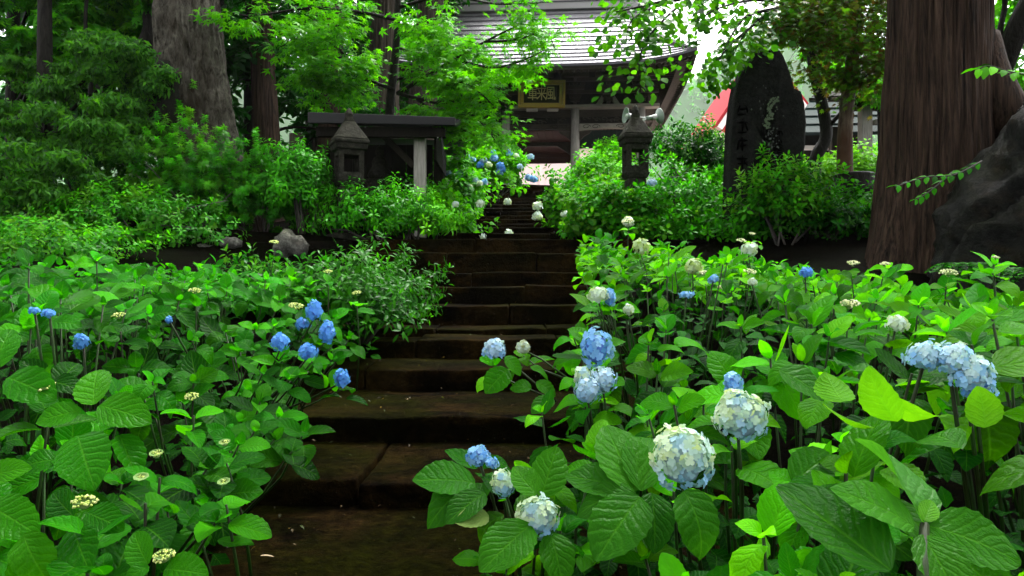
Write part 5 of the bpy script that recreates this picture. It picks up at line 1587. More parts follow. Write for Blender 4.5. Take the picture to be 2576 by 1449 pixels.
hyd_far('hydrangea with many small pale heads right of the shelter post', 1110, 16.5, (1108,485,16.3), (1.2,.9,1.1), 400, 102,
        [(1099,437,15.6,.12,L_),(1098,460,15.5,.10,PL_),(1130,437,15.7,.09,PL_),(1128,462,15.4,.10,W_),(1155,440,15.7,.10,PL_),(1175,398,16,.10,PL_),(1160,395,16,.09,W_),(1190,402,16,.09,B_),(1150,402,16,.09,W_),(1195,455,15.6,.10,PL_),(1218,458,15.5,.09,B_),(1180,470,15.4,.09,W_),(1230,415,16,.09,W_),(1108,400,16,.09,W_),(1206,462,15.4,.09,W_)])
hyd_far('hydrangea with white heads spilling over the left edge of the upper stairs', 1090, 13.9, (1088,555,13.8), (.80,.7,.75), 300, 103,
        [(1208,514,13.2,.10,W_),(1277,508,13.4,.09,W_),(1215,596,12.8,.08,W_),(1145,515,13.2,.08,W_)])
hyd_far('hydrangea in the hollow behind the left white-headed bush', 1160, 16, (1158,520,15.6), (.50,.6,.75), 150, 108, [], G_MID)
hyd_far('hydrangea dense and bright yellow-green at the right of the upper stairs', 1510, 19.5, (1512,462,19.3), (1.15,.9,.95), 360, 104,
        [(1427,490,18.3,.11,B_),(1433,494,18.3,.10,PL_),(1408,478,18.3,.09,PL_),(1530,430,19,.10,W_),(1552,436,19,.10,W_),(1516,432,19,.10,L_)])
hyd_far('hydrangea with white heads leaning over the right edge of the upper stairs', 1455, 14.5, (1460,550,14.4), (.85,.7,.82), 330, 105,
        [(1352,520,13.7,.12,W_),(1352,545,13.6,.12,W_),(1280,588,12.9,.10,W_),(1420,540,13.5,.09,W_)], G_MID + [(0.09,.28,.01)])
hyd_far('hydrangea green and leafy in front of the right stone lantern', 1570, 12.5, (1560,560,12.3), (1.05,.6,.75), 330, 106,
        [(1580,558,11.2,.11,W_),(1640,460,12.2,.10,PL_)], G_MID + [(.09,.26,.01)])
hyd_far('hydrangea glowing yellow-green behind the peeling trunk', 2150, 17.5, (2150,440,17.3), (1.55,.8,.7), 420, 107, [], [(.14,.38,.012),(.10,.32,.01)])
hyd_far('hydrangea bright green behind the stele', 1960, 16.5, (1800,440,16.5), (1.3,.8,.8), 300, 109, [], G_BRIGHT)
hyd_far('hydrangea with two dim blue heads left of the big cedar', 2150, 12.6, (2170,540,12.5), (.75,.6,.6), 220, 110, [(2150,536,11.8,.09,D_),(2168,530,11.8,.09,B_),(2215,545,11.7,.07,PL_)], G_MID)
# shrubs with other leaves
def sh2(label, x, d, ctr, rad, ntips, nleaf, size, tpl, pal, mat, seed, name='shrub', **kw):
    return shrub(name, label, at_ground(x, d), P(*ctr), rad, ntips, nleaf, size, tpl, pal, M[mat], seed, group='shrubs on the upper banks', **kw)
sh2('feathery bright green shrub in front of the massive grey tree', 500, 12.6, (480,480,12.7), (1.3,.8,1.15), 560, 11, .10, T_MAPLE, G_MID + [(.07,.24,.01)], 'soft', 121, elev=(35,-25), zmin=-.6)
sh2('feathery green shrub below the slender red cedar', 660, 12.8, (650,500,12.8), (1.1,.8,.95), 460, 11, .10, T_MAPLE, G_MID, 'soft', 122, elev=(35,-25), zmin=-.6)
sh2('glossy arching shrub with narrow wet leaves left of the left lantern', 760, 12.2, (752,480,12.2), (.62,.6,.85), 330, 9, .13, T_LONG, G_MID, 'gloss', 123, elev=(30,-40), lean=(.2,-.1,.3))
sh2('glossy shrub with narrow wet leaves below the shelter', 950, 12.0, (960,550,12.0), (1.0,.55,.6), 340, 9, .13, T_LONG, G_MID, 'gloss', 124, elev=(30,-40), lean=(.2,-.1,.3))
sh2('glossy leaved shrub at the left end of the landing edge', 1040, 12.1, (1045,558,12.1), (.75,.5,.5), 260, 9, .12, T_LONG, G_BRIGHT, 'gloss', 131, elev=(30,-40), lean=(.2,-.1,.3))
sh2('dense low leafy shrub along the left wall below the feathery shrub', 330, 11.6, (330,565,11.5), (1.5,.6,.65), 480, 10, .10, T_OVAL, G_MID + [(.06,.2,.01)], 'soft', 125, elev=(40,-25), zmin=-.75)
sh2('drooping leafy shrub hanging over the left end of the wall', 190, 10.2, (130,650,10.0), (1.3,.7,.55), 420, 9, .10, T_OVAL, G_MID + [(.07,.26,.004)], 'soft', 132, elev=(40,-25))
sh2('dark leaved shrub against the mist left of the stele', 1740, 15.5, (1738,388,15.5), (.95,.8,.72), 360, 10, .12, T_OVAL, G_DARK + [(.05,.2,.01)], 'gloss', 126)
sh2('leafy shrub with upright stems in front of the stele', 1960, 11.3, (1985,510,11.2), (.95,.45,.75), 300, 8, .12, T_OVAL, G_MID + [(.10,.3,.01)], 'gloss', 127, lean=(0,-.1,.9))
sh2('small round bright shrub in the gate bay left of the right lantern', 1540, 24.5, (1540,395,24.5), (.62,.5,.62), 170, 9, .14, T_OVAL, G_BRIGHT, 'gloss', 128)
sh2('leafy shrub between the right lantern and the stele', 1720, 12.6, (1735,535,12.5), (1.15,.6,.85), 340, 9, .12, T_OVAL, G_MID, 'gloss', 129)
sh2('dark low shrub at the foot of the big cedar', 2100, 11.4, (2080,555,11.3), (.9,.4,.4), 200, 9, .11, T_OVAL, G_DARK + [(.04,.16,.01)], 'gloss', 130)
sh2('low leafy shrub under the right lantern hydrangea at the wall', 1720, 12.0, (1700,580,12.0), (.8,.4,.35), 200, 9, .11, T_OVAL, G_MID, 'gloss', 136, zmin=-.6)
sh2('low dark shrub on the wall at the foot of the stele', 1890, 11.7, (1890,572,11.7), (.8,.4,.38), 200, 9, .11, T_OVAL, G_MID, 'gloss', 137, zmin=-.6)
sh2('low dark shrub on the wall left of the big cedar foot', 2170, 11.5, (2170,565,11.5), (.7,.4,.4), 200, 9, .11, T_OVAL, G_DARK + G_MID, 'gloss', 138, zmin=-.6)
sh2('glossy dark shrub reaching over the left side of the lower steps', 900, 7.4, (880,775,7.2), (.75,.65,.62), 330, 8, .115, T_LONG, [(.007,.060,.002),(.014,.10,.002),(.022,.13,.003)], 'gloss', 133, elev=(50,-30), lean=(.35,-.3,.5), name='glossy_shrub')
sh2('glossy dark shrub with white-lit leaf tips above the middle steps', 1000, 8.3, (985,745,8.2), (.62,.5,.55), 210, 7, .115, T_LONG, [(.007,.060,.002),(.014,.10,.002),(.022,.13,.003)], 'gloss', 134, elev=(50,-30), lean=(.45,-.2,.5), name='glossy_shrub')
sh2('dark leafy shrub under the pale rock on the left', 660, 8.6, (640,740,8.4), (.75,.6,.42), 220, 8, .11, T_OVAL, G_DARK + [(.04,.15,.01)], 'gloss', 135)
# small leafy sprigs growing from the boulder and cedar
def sprig(label, pts, size, n, seed, pal=G_MID):
    rng = np.random.default_rng(seed)
    pts = [Vector(p) for p in pts]
    root = thing('sprig', label, 'plant', pts[0], 'sprigs by the boulder')
    limb(root, pts, .008, .003, M['twig'], 'stem', 5)
    pos = []; dr = []
    for i in range(n):
        x = (i+.5)/n*(len(pts)-1); k = min(int(x), len(pts)-2); c_ = pts[k].lerp(pts[k+1], x-k); tng = (pts[k+1]-pts[k]).normalized()
        for s_ in (-1, 1):
            pos.append(c_); dr.append(tng*.6 + Vector((0, s_*.7, s_*.45-.2)))
    nrm = rng.normal(0,.25,(len(pos),3)) + np.array([[0,-.5,1]])
    for q in range(len(pos)):
        leafy = scatter('leaf', T_OVAL, np.array([pos[q]]), np.array([dr[q]]), nrm[q:q+1], np.array([size*rng.uniform(.7,1.2)]), pick_cols(rng,1,pal), M['gloss'], root)
    return root
sprig('leafy sprig reaching left from the boulder across the cedar trunk', [P(2470,405,6.9), P(2400,440,6.8), P(2330,445,6.8), P(2250,470,6.7)], .10, 10, 141)
sprig('small sprig hanging below the longer one on the cedar', [P(2400,430,6.9), P(2340,480,6.8), P(2300,505,6.8)], .09, 6, 142)
sprig('bright sprig on the right side of the cedar above the boulder', [P(2600,190,7.6), P(2540,180,7.6), P(2490,165,7.6), P(2455,175,7.6)], .16, 6, 143, G_BRIGHT)

# ------------------------------------------------------------------ foreground hydrangeas, leaf by leaf
def ztop_r(x, y): return min(-0.82 + 0.165*(y-1.5) + min(max(.48*(x-.1), -.15), .6), .0757*y - .165*x - .03)
def ztop_l(x, y): return min(-0.84 + 0.10*(y-2.4) + .85*max(xr_l(y)-x, 0), -.19 + .036*y)
def xl_r(y): return np.interp(y, [0.8, 1.6, 2.3, 3.0, 3.7, 5.0, 8.0], [0.30, 0.16, -0.08, 0.12, 0.30, 0.48, 0.82])
def xr_l(y): return np.interp(y, [1.2, 2.1, 3.0, 3.4, 4.5, 5.5, 6.5], [-1.12, -1.18, -1.40, -1.24, -1.55, -1.66, -1.45])
R_B = [  # right bushes: centre, label
 ((0.42, 1.55), 'hydrangea at the bottom with dark broad leaves in front of the pale blue head'),
 ((1.05, 1.20), 'hydrangea with the largest ribbed leaves in the bottom right corner'),
 ((0.10, 2.45), 'hydrangea spreading onto the landing with a white and blue head low down'),
 ((0.75, 2.30), 'hydrangea bearing the two big cream and blue heads'),
 ((1.50, 2.05), 'hydrangea bearing the long drooping pale blue head at the right'),
 ((0.50, 3.45), 'hydrangea with a round blue head beside the middle steps'),
 ((1.30, 3.20), 'hydrangea with broad dark leaves behind the two big cream heads'),
 ((2.30, 3.00), 'hydrangea with yellow-green leaves at the right picture edge'),
 ((0.90, 4.60), 'hydrangea with a half white half blue head beside the steps'),
 ((1.90, 4.50), 'hydrangea with flat cream clusters left of the boulder foot'),
 ((3.10, 4.60), 'hydrangea with a tall flowering shoot in front of the boulder'),
 ((1.45, 6.20), 'hydrangea with small greenish white heads near the top of the steps'),
 ((2.75, 6.20), 'hydrangea with pointed upright leaves below the big cedar'),
 ((1.70, 8.20), 'hydrangea with pale round heads below the stele wall'),
 ((4.20, 5.70), 'hydrangea at the right picture edge reaching the foot of the boulder'),
 ((2.50, 7.70), 'hydrangea low before the dark wall left of the big cedar'),
]
L_B = [
 ((-1.05, 1.70), 'hydrangea with flat yellow buds in the bottom left beside the landing'),
 ((-1.45, 2.30), 'hydrangea with large ribbed leaves at the lower left edge'),
 ((-1.00, 2.75), 'hydrangea with drooping leaves over the left end of the lowest step'),
 ((-2.10, 3.20), 'hydrangea with broad bright leaves at the left picture edge'),
 ((-1.35, 3.70), 'hydrangea with yellow-green bud clusters left of the mossy tread'),
 ((-2.60, 4.60), 'hydrangea with a blue floret pair at the far left'),
 ((-1.60, 4.90), 'hydrangea with four deep blue heads beside the steps'),
 ((-2.50, 6.30), 'hydrangea with upright bright leaves below the left wall'),
 ((-3.70, 5.00), 'hydrangea at the far left edge behind the blue floret pair'),
 ((-3.90, 6.70), 'hydrangea at the back of the left bed under the drooping shrub'),
]
bushes = []
for (x, y), lab in R_B: bushes.append((thing('hydrangea_bush', lab, 'hydrangea', (x, y, ground_z(x, y)-.03), 'foreground hydrangeas'), Vector((x, y)), 'R'))
for (x, y), lab in L_B: bushes.append((thing('hydrangea_bush', lab, 'hydrangea', (x, y, ground_z(x, y)-.03), 'foreground hydrangeas'), Vector((x, y)), 'L'))
def nearest(x, y, side):
    return min((b for b in bushes if b[2] == side), key=lambda b: (b[1].x-x)**2 + ((b[1].y-y)*.8)**2)[0]

# heads first, so that ordinary shoots keep clear of the sight line to them
HEADS = [  # x, y, d, radius on the print (x, z), mode, florets, side
 (1715,1155,2.05,76,80,MODE_PALE,150,'florets','R'), (1865,1050,2.25,66,66,MODE_PALE,130,'florets','R'), (1845,972,2.45,20,36,MODE_BLUE,60,'joined','R'),
 (1352,1302,2.35,54,52,MODE_PALE,120,'florets','R'), (1268,1216,2.5,28,34,MODE_PALE,80,'joined','R'), (1203,1148,2.8,29,24,MODE_BLUE,70,'joined','R'), (1237,1166,2.75,16,14,MODE_BLUE,40,'joined','R'),
 (1500,877,3.5,39,47,MODE_BLUE,110,'joined','R'), (1478,985,3.3,32,34,MODE_PALE2,90,'joined','R'), (1518,958,3.35,32,34,MODE_PALE2,90,'joined','R'), (1468,950,3.4,24,26,MODE_PALE,70,'joined','R'),
 (1243,880,4.0,28,28,MODE_PALE2,90,'joined','R'), (1317,874,4.3,16,18,MODE_FADE,60,'joined','R'),
 (1505,743,4.5,25,19,MODE_WHITE,70,'joined','R'), (1533,750,4.55,14,24,MODE_BLUE,60,'joined','R'), (1581,780,4.6,13,14,MODE_WHITE,50,'joined','R'),
 (1612,622,7.0,20,20,MODE_LIME,60,'joined','R'), (1885,628,7.0,19,17,MODE_WHITE,50,'joined','R'), (1745,672,6.0,21,21,MODE_LIME,60,'joined','R'), (1795,702,5.2,13,11,MODE_BLUE,40,'joined','R'), (1893,710,5.2,11,10,MODE_WHITE,40,'joined','R'), (1727,742,5.0,18,8,MODE_BLUE,40,'joined','R'),
 (2028,686,5.5,17,14,MODE_DEEP,40,'joined','R'), (2258,815,3.1,25,20,MODE_WHITE,60,'joined','R'),
 (2335,897,1.95,52,38,MODE_PALE2,90,'florets','R'), (2400,905,1.92,50,44,MODE_PALE2,90,'florets','R'), (2445,945,1.9,50,48,MODE_PALE2,90,'florets','R'), (2462,982,1.93,38,30,MODE_BLUE,60,'florets','R'),
 (790,783,4.6,18,26,MODE_DEEP,70,'joined','L'), (762,816,4.7,18,14,MODE_DEEP,50,'joined','L'), (823,838,4.5,17,30,MODE_DEEP,70,'joined','L'), (705,861,4.3,21,22,MODE_DEEP,60,'joined','L'), (776,886,4.2,22,20,MODE_DEEP,60,'joined','L'), (860,953,4.4,18,21,MODE_DEEP,70,'joined','L'),
 (205,862,3.6,17,20,MODE_DEEP,40,'joined','L'), (425,805,4.2,8,10,MODE_DEEP,30,'joined','L'), (85,782,3.2,14,8,MODE_DEEP,24,'joined','L'), (122,788,3.2,14,10,MODE_DEEP,24,'joined','L'),
]
CAPS = [  # flat bud clusters
 (212,1262,1.75,30,PAL_BUD,'L'), (411,1398,1.7,27,PAL_BUD,'L'), (393,1141,2.2,16,PAL_BUD,'L'), (482,997,2.9,18,PAL_BUD,'L'), (565,1113,2.6,12,PAL_BUD,'L'), (563,1212,2.3,11,PAL_BUD,'L'), (112,973,2.3,24,PAL_BUD,'L'),
 (297,793,3.6,16,PAL_BUD,'L'), (490,731,4.4,15,PAL_BUD,'L'), (745,770,4.7,18,PAL_BUD,'L'), (897,737,5.4,12,PAL_BUD,'L'), (825,683,6.0,11,PAL_BUD,'L'), (690,609,7.0,12,PAL_BUD,'L'), (355,1200,2.0,10,PAL_BUD,'L'),
 (2138,764,3.4,24,PAL_CREAM,'R'), (2146,662,4.6,16,PAL_CREAM,'R'), (2386,686,4.4,21,PAL_CREAM,'R'), (2226,664,4.8,13,PAL_CREAM,'R'), (1865,605,7.2,12,PAL_CREAM,'R'), (1893,588,7.4,9,PAL_CREAM,'R'), (1776,688,5.6,17,PAL_CREAM,'R'), (1820,725,5.0,17,PAL_CREAM,'R'), (1886,683,5.5,17,PAL_CREAM,'R'), (2505,648,3.9,11,PAL_CREAM,'R'), (1580,557,8.0,15,PAL_CREAM,'R'),
]
KEEP = [(x, y, d, max(rx, rz)) for x, y, d, rx, rz, *_ in HEADS] + [(x, y, d, r_*.8) for x, y, d, r_, *_ in CAPS]
def to_px(v): return (K*(512 + v.x*FPX/v.y), K*(288 - v.z*FPX/v.y))
def hides_head(tip, reach):
    for x, y, d, r_ in KEEP:
        if tip.y < d + .05:
            px, py = to_px(tip); q = reach * FPX / tip.y * K
            if (px-x)**2 + (py-y)**2 < (r_ + q)**2: return True
    return False
STAIR_VIEW = [(640,1449),(590,1200),(800,1110),(760,1010),(900,900),(1060,860),(1060,640),(1470,640),(1420,780),(1230,960),(1270,1070),(1060,1110),(1120,1449)]
def in_poly(x, y, poly):
    c_ = False; j = len(poly)-1
    for i in range(len(poly)):
        a, b = poly[i], poly[j]
        if (a[1] > y) != (b[1] > y) and x < (b[0]-a[0])*(y-a[1])/(b[1]-a[1]) + a[0]: c_ = not c_
        j = i
    return c_

fr = random.Random(2024)
for i, (x, y, d, rx, rz, mode, nfl, det, side) in enumerate(HEADS):
    c_ = P(x, y, d); u_ = d / FPX / K
    b = nearest(c_.x, c_.y, side)
    flower_head(b, c_, (rx*u_, (rx+rz)/2*u_*.9, rz*u_), mode, 300+i, (0,-.4,.8), int(nfl*(1.6 if det == 'florets' else 1.0)), det)
    ax = Vector((-.25 if side == 'R' else .25, -.2, 1)).normalized()
    back = c_ + Vector((0, .5*rz*u_, -.45*rz*u_))
    root = Vector((lerp(c_.x, b.location.x, .5), lerp(c_.y, b.location.y, .4)+.1, ground_z(c_.x, c_.y)+.1))
    if side == 'L' and d > 4: root = Vector((min(lerp(c_.x, b.location.x, .9), -1.75), c_.y + .35, ground_z(c_.x, c_.y)+.15))
    if (x, y) == (1243, 880): root = P(1400, 1010, 3.9)
    if (x, y) == (1317, 874): root = P(1440, 960, 4.2)
    if nfl >= 50 and (x, y) not in ((1237,1166), (2400,905), (2445,945), (2462,982)):
        hyd_shoot(b, back + Vector((.0, .06, -rz*u_*.9)), ax, (.14 if d > 3 else .15), fr, G_HYDR if side == 'R' else G_HYD, 2, False, root)
    mb = MB(); mb.tube([root, root.lerp(back, .7) + Vector((.02,.03,0)), back], [.007, .006, .005], 6); mb.build('stem', M['stem'], b, True)
for i, (x, y, d, r_, pal, side) in enumerate(CAPS):
    c_ = P(x, y, d); u_ = d / FPX / K; b = nearest(c_.x, c_.y, side)
    lacecap(b, c_, r_*u_, pal, 500+i, (fr.uniform(-.2,.2), -.35, 1))
    root = Vector((c_.x + fr.uniform(-.1,.1), c_.y+.15, ground_z(c_.x, c_.y)+.1))
    ax = Vector((-.2 if side == 'R' else .2, -.15, 1)).normalized()
    hyd_shoot(b, c_ - Vector((0,-.03,.05)) - ax*.03, ax, .13 if d < 4 else .12, fr, G_HYDR if side == 'R' else G_HYD, 2, False, root)

# single big leaves close to the lens
def leaf_span(b, p0, p1, d0, d1, col, wide=1.0, var=0, nh=(0,-.6,.8)):
    a = P(*p0, d0); e = P(*p1, d1)
    leaf_obj(b, a, e-a, nh, (e-a).length, col, fr, var, wide)
hb = bushes[1][0]
for p0, p1, d0, d1, c_, wd, v_, nh in (
  ((2325,1322),(2225,1050),1.02,1.12,(.05,.21,.02),.85,4,(.5,-.8,.3)), ((2300,1325),(2118,1200),1.0,1.0,(.05,.22,.012),.85,0,(.1,-.5,.8)), ((2335,1322),(2600,1390),1.02,.98,(.035,.17,.008),.9,0,(-.1,-.7,.7)),
  ((2240,1435),(1955,1205),.95,1.05,(.020,.11,.006),.95,2,(.3,-.7,.6)), ((2320,1345),(2440,1510),1.0,.92,(.04,.18,.008),1.0,0,(0,-.6,.8)), ((2325,1310),(2345,1255),1.02,1.04,(.12,.36,.02),1.0,2,(-.3,-.9,.2)),
  ((2255,1060),(2160,940),1.5,1.5,(.11,.34,.006),1.1,0,(0,-.3,-.9)), ((2200,1075),(2060,1045),1.45,1.5,(.12,.36,.006),.9,0,(0,-.3,-.9)), ((2360,1045),(2270,1080),1.55,1.5,(.12,.35,.006),1.2,1,(0,-.3,-.9)), ((2480,1075),(2470,980),1.55,1.6,(.12,.36,.006),1.1,0,(0,-.3,-.9)), ((2120,1010),(2075,960),1.6,1.7,(.10,.33,.006),1.1,0,(0,-.3,-.9)),
  ((2420,1130),(2290,1010),1.4,1.5,(.035,.16,.010),.9,3,(0,-.6,.7)), ((1960,930),(2090,985),1.9,1.85,(.030,.15,.008),1.0,0,(0,-.6,.8)), ((2195,935),(2090,895),1.8,1.9,(.030,.15,.008),.9,1,(.1,-.5,.9)),
  ((1995,1215),(2090,1130),1.5,1.55,(.030,.15,.008),.95,2,(0,-.7,.6))):
    leaf_span(hb if p0[0] > 1990 else bushes[3][0], p0, p1, d0, d1, c_, wd, v_, nh)
mb = MB(); mb.tube([P(2330,1600,.9), P(2322,1420,.97), P(2326,1320,1.02)], [.009,.008,.006], 7); mb.build('stem', M['stem'], hb, True)
hb = bushes[2][0]
for p0, p1, d0, d1, c_, wd, v_, nh in (
  ((1362,1250),(1400,1118),2.38,2.46,(.04,.19,.008),.92,2,(.1,-.9,.4)), ((1350,1245),(1288,1172),2.3,2.36,(.045,.2,.008),.98,2,(.2,-.9,.4)), ((1335,1320),(1212,1415),2.3,2.15,(.035,.18,.006),.95,0,(-.1,-.7,.7)), ((1385,1340),(1425,1465),2.32,2.2,(.035,.18,.006),.92,0,(.1,-.7,.7)),
  ((1195,1215),(1050,1185),2.6,2.5,(.025,.15,.006),.95,0,(0,-.6,.8)), ((1190,1220),(1060,1270),2.6,2.45,(.025,.14,.006),.9,1,(0,-.6,.8)), ((1230,1300),(1148,1302),2.45,2.4,(.26,.34,.10),1.0,0,(0,-.6,.8)), ((1220,1240),(1120,1300),2.5,2.4,(.02,.11,.006),.92,0,(0,-.5,.8)),
  ((1610,1250),(1500,1385),2.1,1.95,(.03,.16,.006),1.0,0,(-.2,-.7,.7)), ((1600,1235),(1520,1060),2.15,2.3,(.045,.2,.01),.95,2,(.2,-.9,.4)), ((1612,1235),(1640,1055),2.15,2.3,(.04,.18,.012),.85,4,(-.2,-.9,.4)), ((1600,1240),(1420,1170),2.15,2.2,(.03,.15,.008),.8,0,(0,-.6,.8)), ((1600,1245),(1430,1235),2.12,2.1,(.03,.15,.008),.8,1,(0,-.6,.8)), ((1640,1240),(1660,1380),2.12,2.0,(.02,.12,.006),.92,0,(.1,-.7,.6)), ((1720,1235),(1830,1385),1.95,1.8,(.03,.15,.008),1.0,3,(.1,-.7,.6))):
    leaf_span(hb, p0, p1, d0, d1, c_, wd, v_, nh)

# then shoots over the whole canopy
def fill(side, y0, y1, spacing, size, pal, lean, ztop, edge, pairs, rnd):
    n = 0; y = y0
    while y < y1:
        sp_ = spacing * (0.8 + .09*y)
        lim = .71*y + .65
        x = edge(y) + rnd.uniform(0, .1) if side == 'R' else edge(y) - rnd.uniform(0, .1)
        while (x < lim if side == 'R' else x > -lim):
            tip = Vector((x + rnd.uniform(-.4,.4)*sp_, y + rnd.uniform(-.45,.45)*sp_, 0))
            e = abs(tip.x - edge(tip.y))
            tip.z = ztop(tip.x, tip.y) + .30*noise.noise(Vector((tip.x*1.9, tip.y*1.9, 3))) + rnd.uniform(-.10,.07) - max(0, .25-e)*.5
            px, py = to_px(tip) if tip.y > .5 else (0, 0)
            s_ = size * rnd.uniform(.7, 1.25)
            if not hides_head(tip + Vector((0,0,.0)), s_*.75) and not in_poly(px, py, STAIR_VIEW):
                b = nearest(tip.x, tip.y, side)
                ax = Vector((lean[0]+rnd.uniform(-.3,.3), lean[1]+rnd.uniform(-.3,.3), 1))
                root = Vector((lerp(tip.x, b.location.x, .45), lerp(tip.y, b.location.y, .45), ground_z(tip.x, tip.y)+.05))
                yield b, tip, ax, s_, root
                n += 1
            x += sp_ * (1 if side == 'R' else -1)
        y += sp_ * .9
CNT = 0
YELLOW = [(.095,.42,.002), (.060,.34,.002), (.14,.50,.002), (.035,.26,.002)]
for side, y0, y1, pal, lean, zt_, ed in (('R', 1.0, 7.0, G_HYDR, (-.38,-.30), ztop_r, xl_r), ('L', 1.35, 6.6, G_HYD, (.32,-.65), ztop_l, xr_l)):
    for b, tip, ax, s_, root in fill(side, y0, y1, .225, .158, pal, lean, zt_, ed, 3, fr):
        pl_ = YELLOW if (side == 'R' and tip.x > .8 + fr.uniform(-.5,.6) and fr.random() < .6) else pal
        hyd_shoot(b, tip, ax, s_, fr, pl_, 2 if fr.random() < .55 else 3, True, root, 70, (.66, .98) if side == 'R' else (.85, 1.1))
        CNT += 1
print('near shoots', CNT)
hb = bushes[len(R_B) + 1][0]
for p0, p1, d0, d1, c_, wd, v_, nh in (
  ((203,1033),(80,1052),2.2,2.15,(.035,.215,.003),.95,0,(0,-.75,.65)), ((250,1020),(370,1042),2.2,2.15,(.035,.21,.003),.92,0,(0,-.75,.65)), ((197,1096),(225,1203),2.15,2.0,(.024,.185,.003),1.0,0,(.1,-.8,.6)), ((145,1158),(30,1150),2.1,2.05,(.02,.16,.003),1.0,1,(0,-.7,.7)),
  ((236,1018),(234,925),2.2,2.3,(.05,.25,.004),.98,2,(.1,-.95,.3)), ((-30,1270),(86,1330),1.8,1.75,(.03,.2,.003),.92,0,(.2,-.8,.6)), ((-30,1200),(66,1165),1.85,1.85,(.045,.24,.004),.92,0,(.1,-.8,.6)), ((60,1345),(90,1460),1.75,1.65,(.035,.2,.003),.92,3,(0,-.8,.6)),
  ((220,1290),(300,1318),1.85,1.8,(.016,.14,.002),.95,0,(.1,-.8,.6)), ((185,1298),(122,1240),1.85,1.9,(.012,.10,.004),.92,2,(-.1,-.9,.4)), ((185,1330),(210,1420),1.8,1.7,(.014,.13,.002),.92,0,(0,-.8,.6)), ((372,1420),(328,1340),1.7,1.75,(.03,.19,.003),.95,2,(-.1,-.9,.4)),
  ((415,1432),(508,1432),1.7,1.65,(.03,.19,.003),.95,0,(.2,-.8,.6)), ((375,1425),(300,1450),1.7,1.65,(.024,.17,.003),.92,1,(-.1,-.8,.6)), ((225,1305),(195,1370),1.85,1.78,(.02,.15,.003),1.0,0,(0,-.8,.5)), ((-20,930),(20,820),2.4,2.5,(.03,.19,.006),.92,2,(.2,-.9,.3)), ((20,950),(130,985),2.3,2.25,(.022,.17,.003),.98,0,(.1,-.75,.6))):
    leaf_span(hb, p0, p1, d0, d1, c_, wd, v_, nh)
# leafy shoots round the deep blue heads and over the ends of the lowest steps
for x, y, d in ((745,840,4.75),(800,872,4.6),(705,905,4.4),(765,935,4.35),(835,905,4.5),(660,940,4.2),(725,955,4.15),(840,800,4.9),(690,820,4.8),(640,880,4.5),(880,850,5.2),
                (700,1050,3.45),(765,1088,3.3),(655,1010,3.5),(640,1085,3.2),(735,1135,3.15),(690,1105,3.2),(600,1120,3.0),(585,1185,2.75),(560,1240,2.6),(545,1310,2.35),(520,1180,2.6)):
    tip = P(x, y, d); b = nearest(tip.x, tip.y, 'L')
    if hides_head(tip, .05): continue
    hyd_shoot(b, tip, (fr.uniform(.2,.7), fr.uniform(-.7,-.2), 1), .135 if d > 4 else .14, fr, G_HYD, 2, True, Vector((min(tip.x-.35, -1.3), tip.y+.2, ground_z(tip.x, tip.y)+.1)))
for p0, p1, d0, d1, c_, wd, v_, nh in (
  ((1277,928),(1222,982),3.95,3.85,(.030,.19,.003),1.05,0,(0,-.8,.5)), ((1272,896),(1314,938),3.95,3.9,(.035,.2,.003),.85,0,(.1,-.7,.7)), ((1337,977),(1283,955),3.92,3.9,(.03,.18,.003),1.0,1,(0,-.7,.7)), ((1335,922),(1388,934),3.95,3.9,(.03,.18,.003),.7,1,(0,-.5,.9)), ((1350,960),(1400,990),3.9,3.85,(.03,.17,.003),.9,0,(0,-.7,.7)), ((1390,1000),(1340,1030),3.85,3.75,(.025,.15,.003),.9,0,(0,-.7,.7))):
    leaf_span(bushes[5][0], p0, p1, d0, d1, c_, wd, v_, nh)
# farther canopy of the same bushes, joined per bush
rngf = np.random.default_rng(9)
for side, y0, y1, pal, lean, zt_, ed in (('R', 7.0, 9.6, G_HYDR, (-.25,-.2,1), ztop_r, xl_r), ('L', 6.6, 8.6, G_HYD, (.3,-.35,1), ztop_l, xr_l)):
    per = {}
    for b, tip, ax, s_, root in fill(side, y0, y1, .15, .15, pal, lean, zt_, ed, 3, fr):
        if tip.z > .62: tip.z = .62 + fr.uniform(-.1, .05)
        per.setdefault(b.name, []).append((tip, ax))
    for nm, lst in per.items():
        tp = np.array([list(t_) for t_, a in lst]); ax = np.array([list(a) for t_, a in lst])
        ps = rosettes(rngf, tp, ax, 8, .155, (70,-15), pal)
        tag(scatter('foliage', blade(0.34, 6, 2, .5, .25, 0, 0, .6, .8), *ps, M['leaf_far'], bpy.data.objects[nm]), kind='stuff')
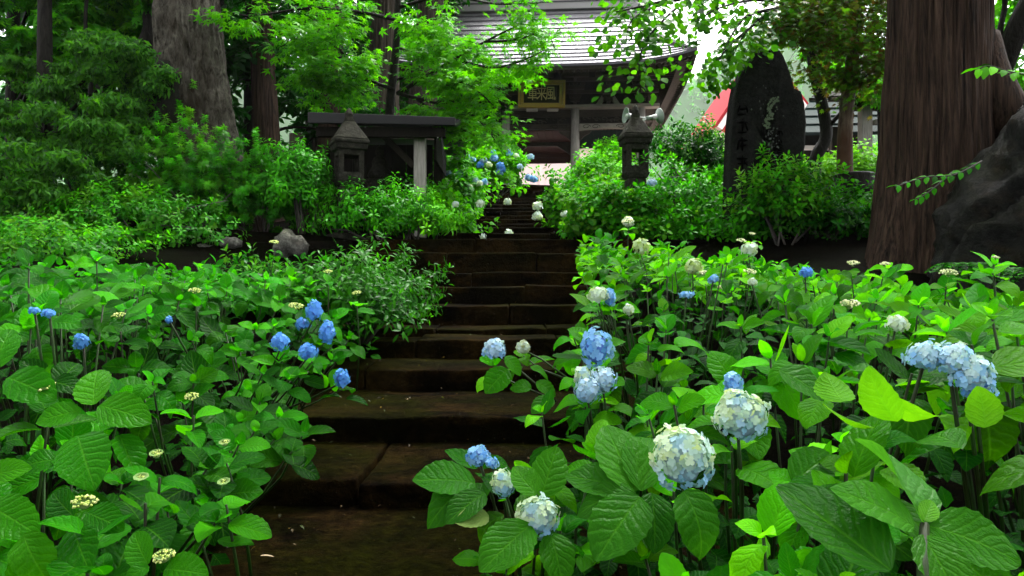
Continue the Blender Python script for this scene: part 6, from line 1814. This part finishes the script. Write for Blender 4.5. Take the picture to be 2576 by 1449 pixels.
# inner leaves low in the bushes, shade put into their darker green
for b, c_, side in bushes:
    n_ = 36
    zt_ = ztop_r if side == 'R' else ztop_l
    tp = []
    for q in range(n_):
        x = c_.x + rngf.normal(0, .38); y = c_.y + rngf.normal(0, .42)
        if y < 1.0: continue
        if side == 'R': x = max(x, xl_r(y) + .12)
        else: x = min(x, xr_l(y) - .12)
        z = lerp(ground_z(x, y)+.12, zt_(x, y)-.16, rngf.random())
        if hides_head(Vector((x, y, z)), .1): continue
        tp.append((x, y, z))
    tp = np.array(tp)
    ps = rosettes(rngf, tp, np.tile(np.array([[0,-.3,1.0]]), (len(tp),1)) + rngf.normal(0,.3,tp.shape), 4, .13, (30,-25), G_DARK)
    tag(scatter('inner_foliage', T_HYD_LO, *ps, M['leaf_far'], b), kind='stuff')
# tall flowering shoot before the boulder
hb = bushes[10][0]
for x, y, d in ((2470,690,4.3),(2420,740,4.2),(2500,665,4.25)):
    hyd_shoot(hb, P(x, y, d), (.3,-.1,1), .15, fr, G_BRIGHT, 2, True, P(x-30, y+220, d))
# ferns under the boulder
for i, (x, y, d, lab) in enumerate(((2520,735,5.6,'small dark fern at the foot of the boulder'), (2440,720,5.8,'feathery low fern left of the boulder foot fern'))):
    c_ = P(x, y, d); root = thing('fern', lab, 'fern', c_, 'ferns')
    for q in range(9):
        a = q*.7; tipv = Vector((math.cos(a)*.28, math.sin(a)*.2, .10)); mb = MB()
        mb.tube([c_, c_+tipv*.6+Vector((0,0,.08)), c_+tipv], [.005,.004,.002], 4)
        fo = mb.build('frond', M['stem'], root)
        pos = np.array([list(c_ + tipv*f + Vector((0,0,.12*math.sin(f*3)))) for f in np.linspace(.2,1,12) for s_ in (0,1)])
        sd_ = Vector((-tipv.y, tipv.x, 0)).normalized()
        dr = np.array([list(sd_*(1 if s_ else -1) + tipv) for f in range(12) for s_ in (0,1)])
        ob_ = scatter('leaflets', T_LONG, pos, dr, np.tile(np.array([[0,-.2,1.]]),(24,1)), np.full(24,.085), pick_cols(rngf,24,G_DARK+G_MID), M['soft'], None)
        ob_.parent = fo; tag(ob_, kind='stuff')

# ------------------------------------------------------------------ damp air
mb = MB(); mb.box(-2050, 2050, -70, 1850, -3.0, 520)
hz, t_, o_ = mat_new('damp_air')
pv_ = t_.nodes.new('ShaderNodeVolumePrincipled')
pv_.inputs['Color'].default_value = (0.93, 0.96, 0.95, 1)
pv_.inputs['Density'].default_value = 0.00014
pv_.inputs['Anisotropy'].default_value = 0.2
t_.links.new(pv_.outputs[0], o_.inputs['Volume'])
HAZE = mb.build('haze', hz)
tag(HAZE, 'thin pale mist hanging in the air over the far hill', 'mist', kind='stuff')
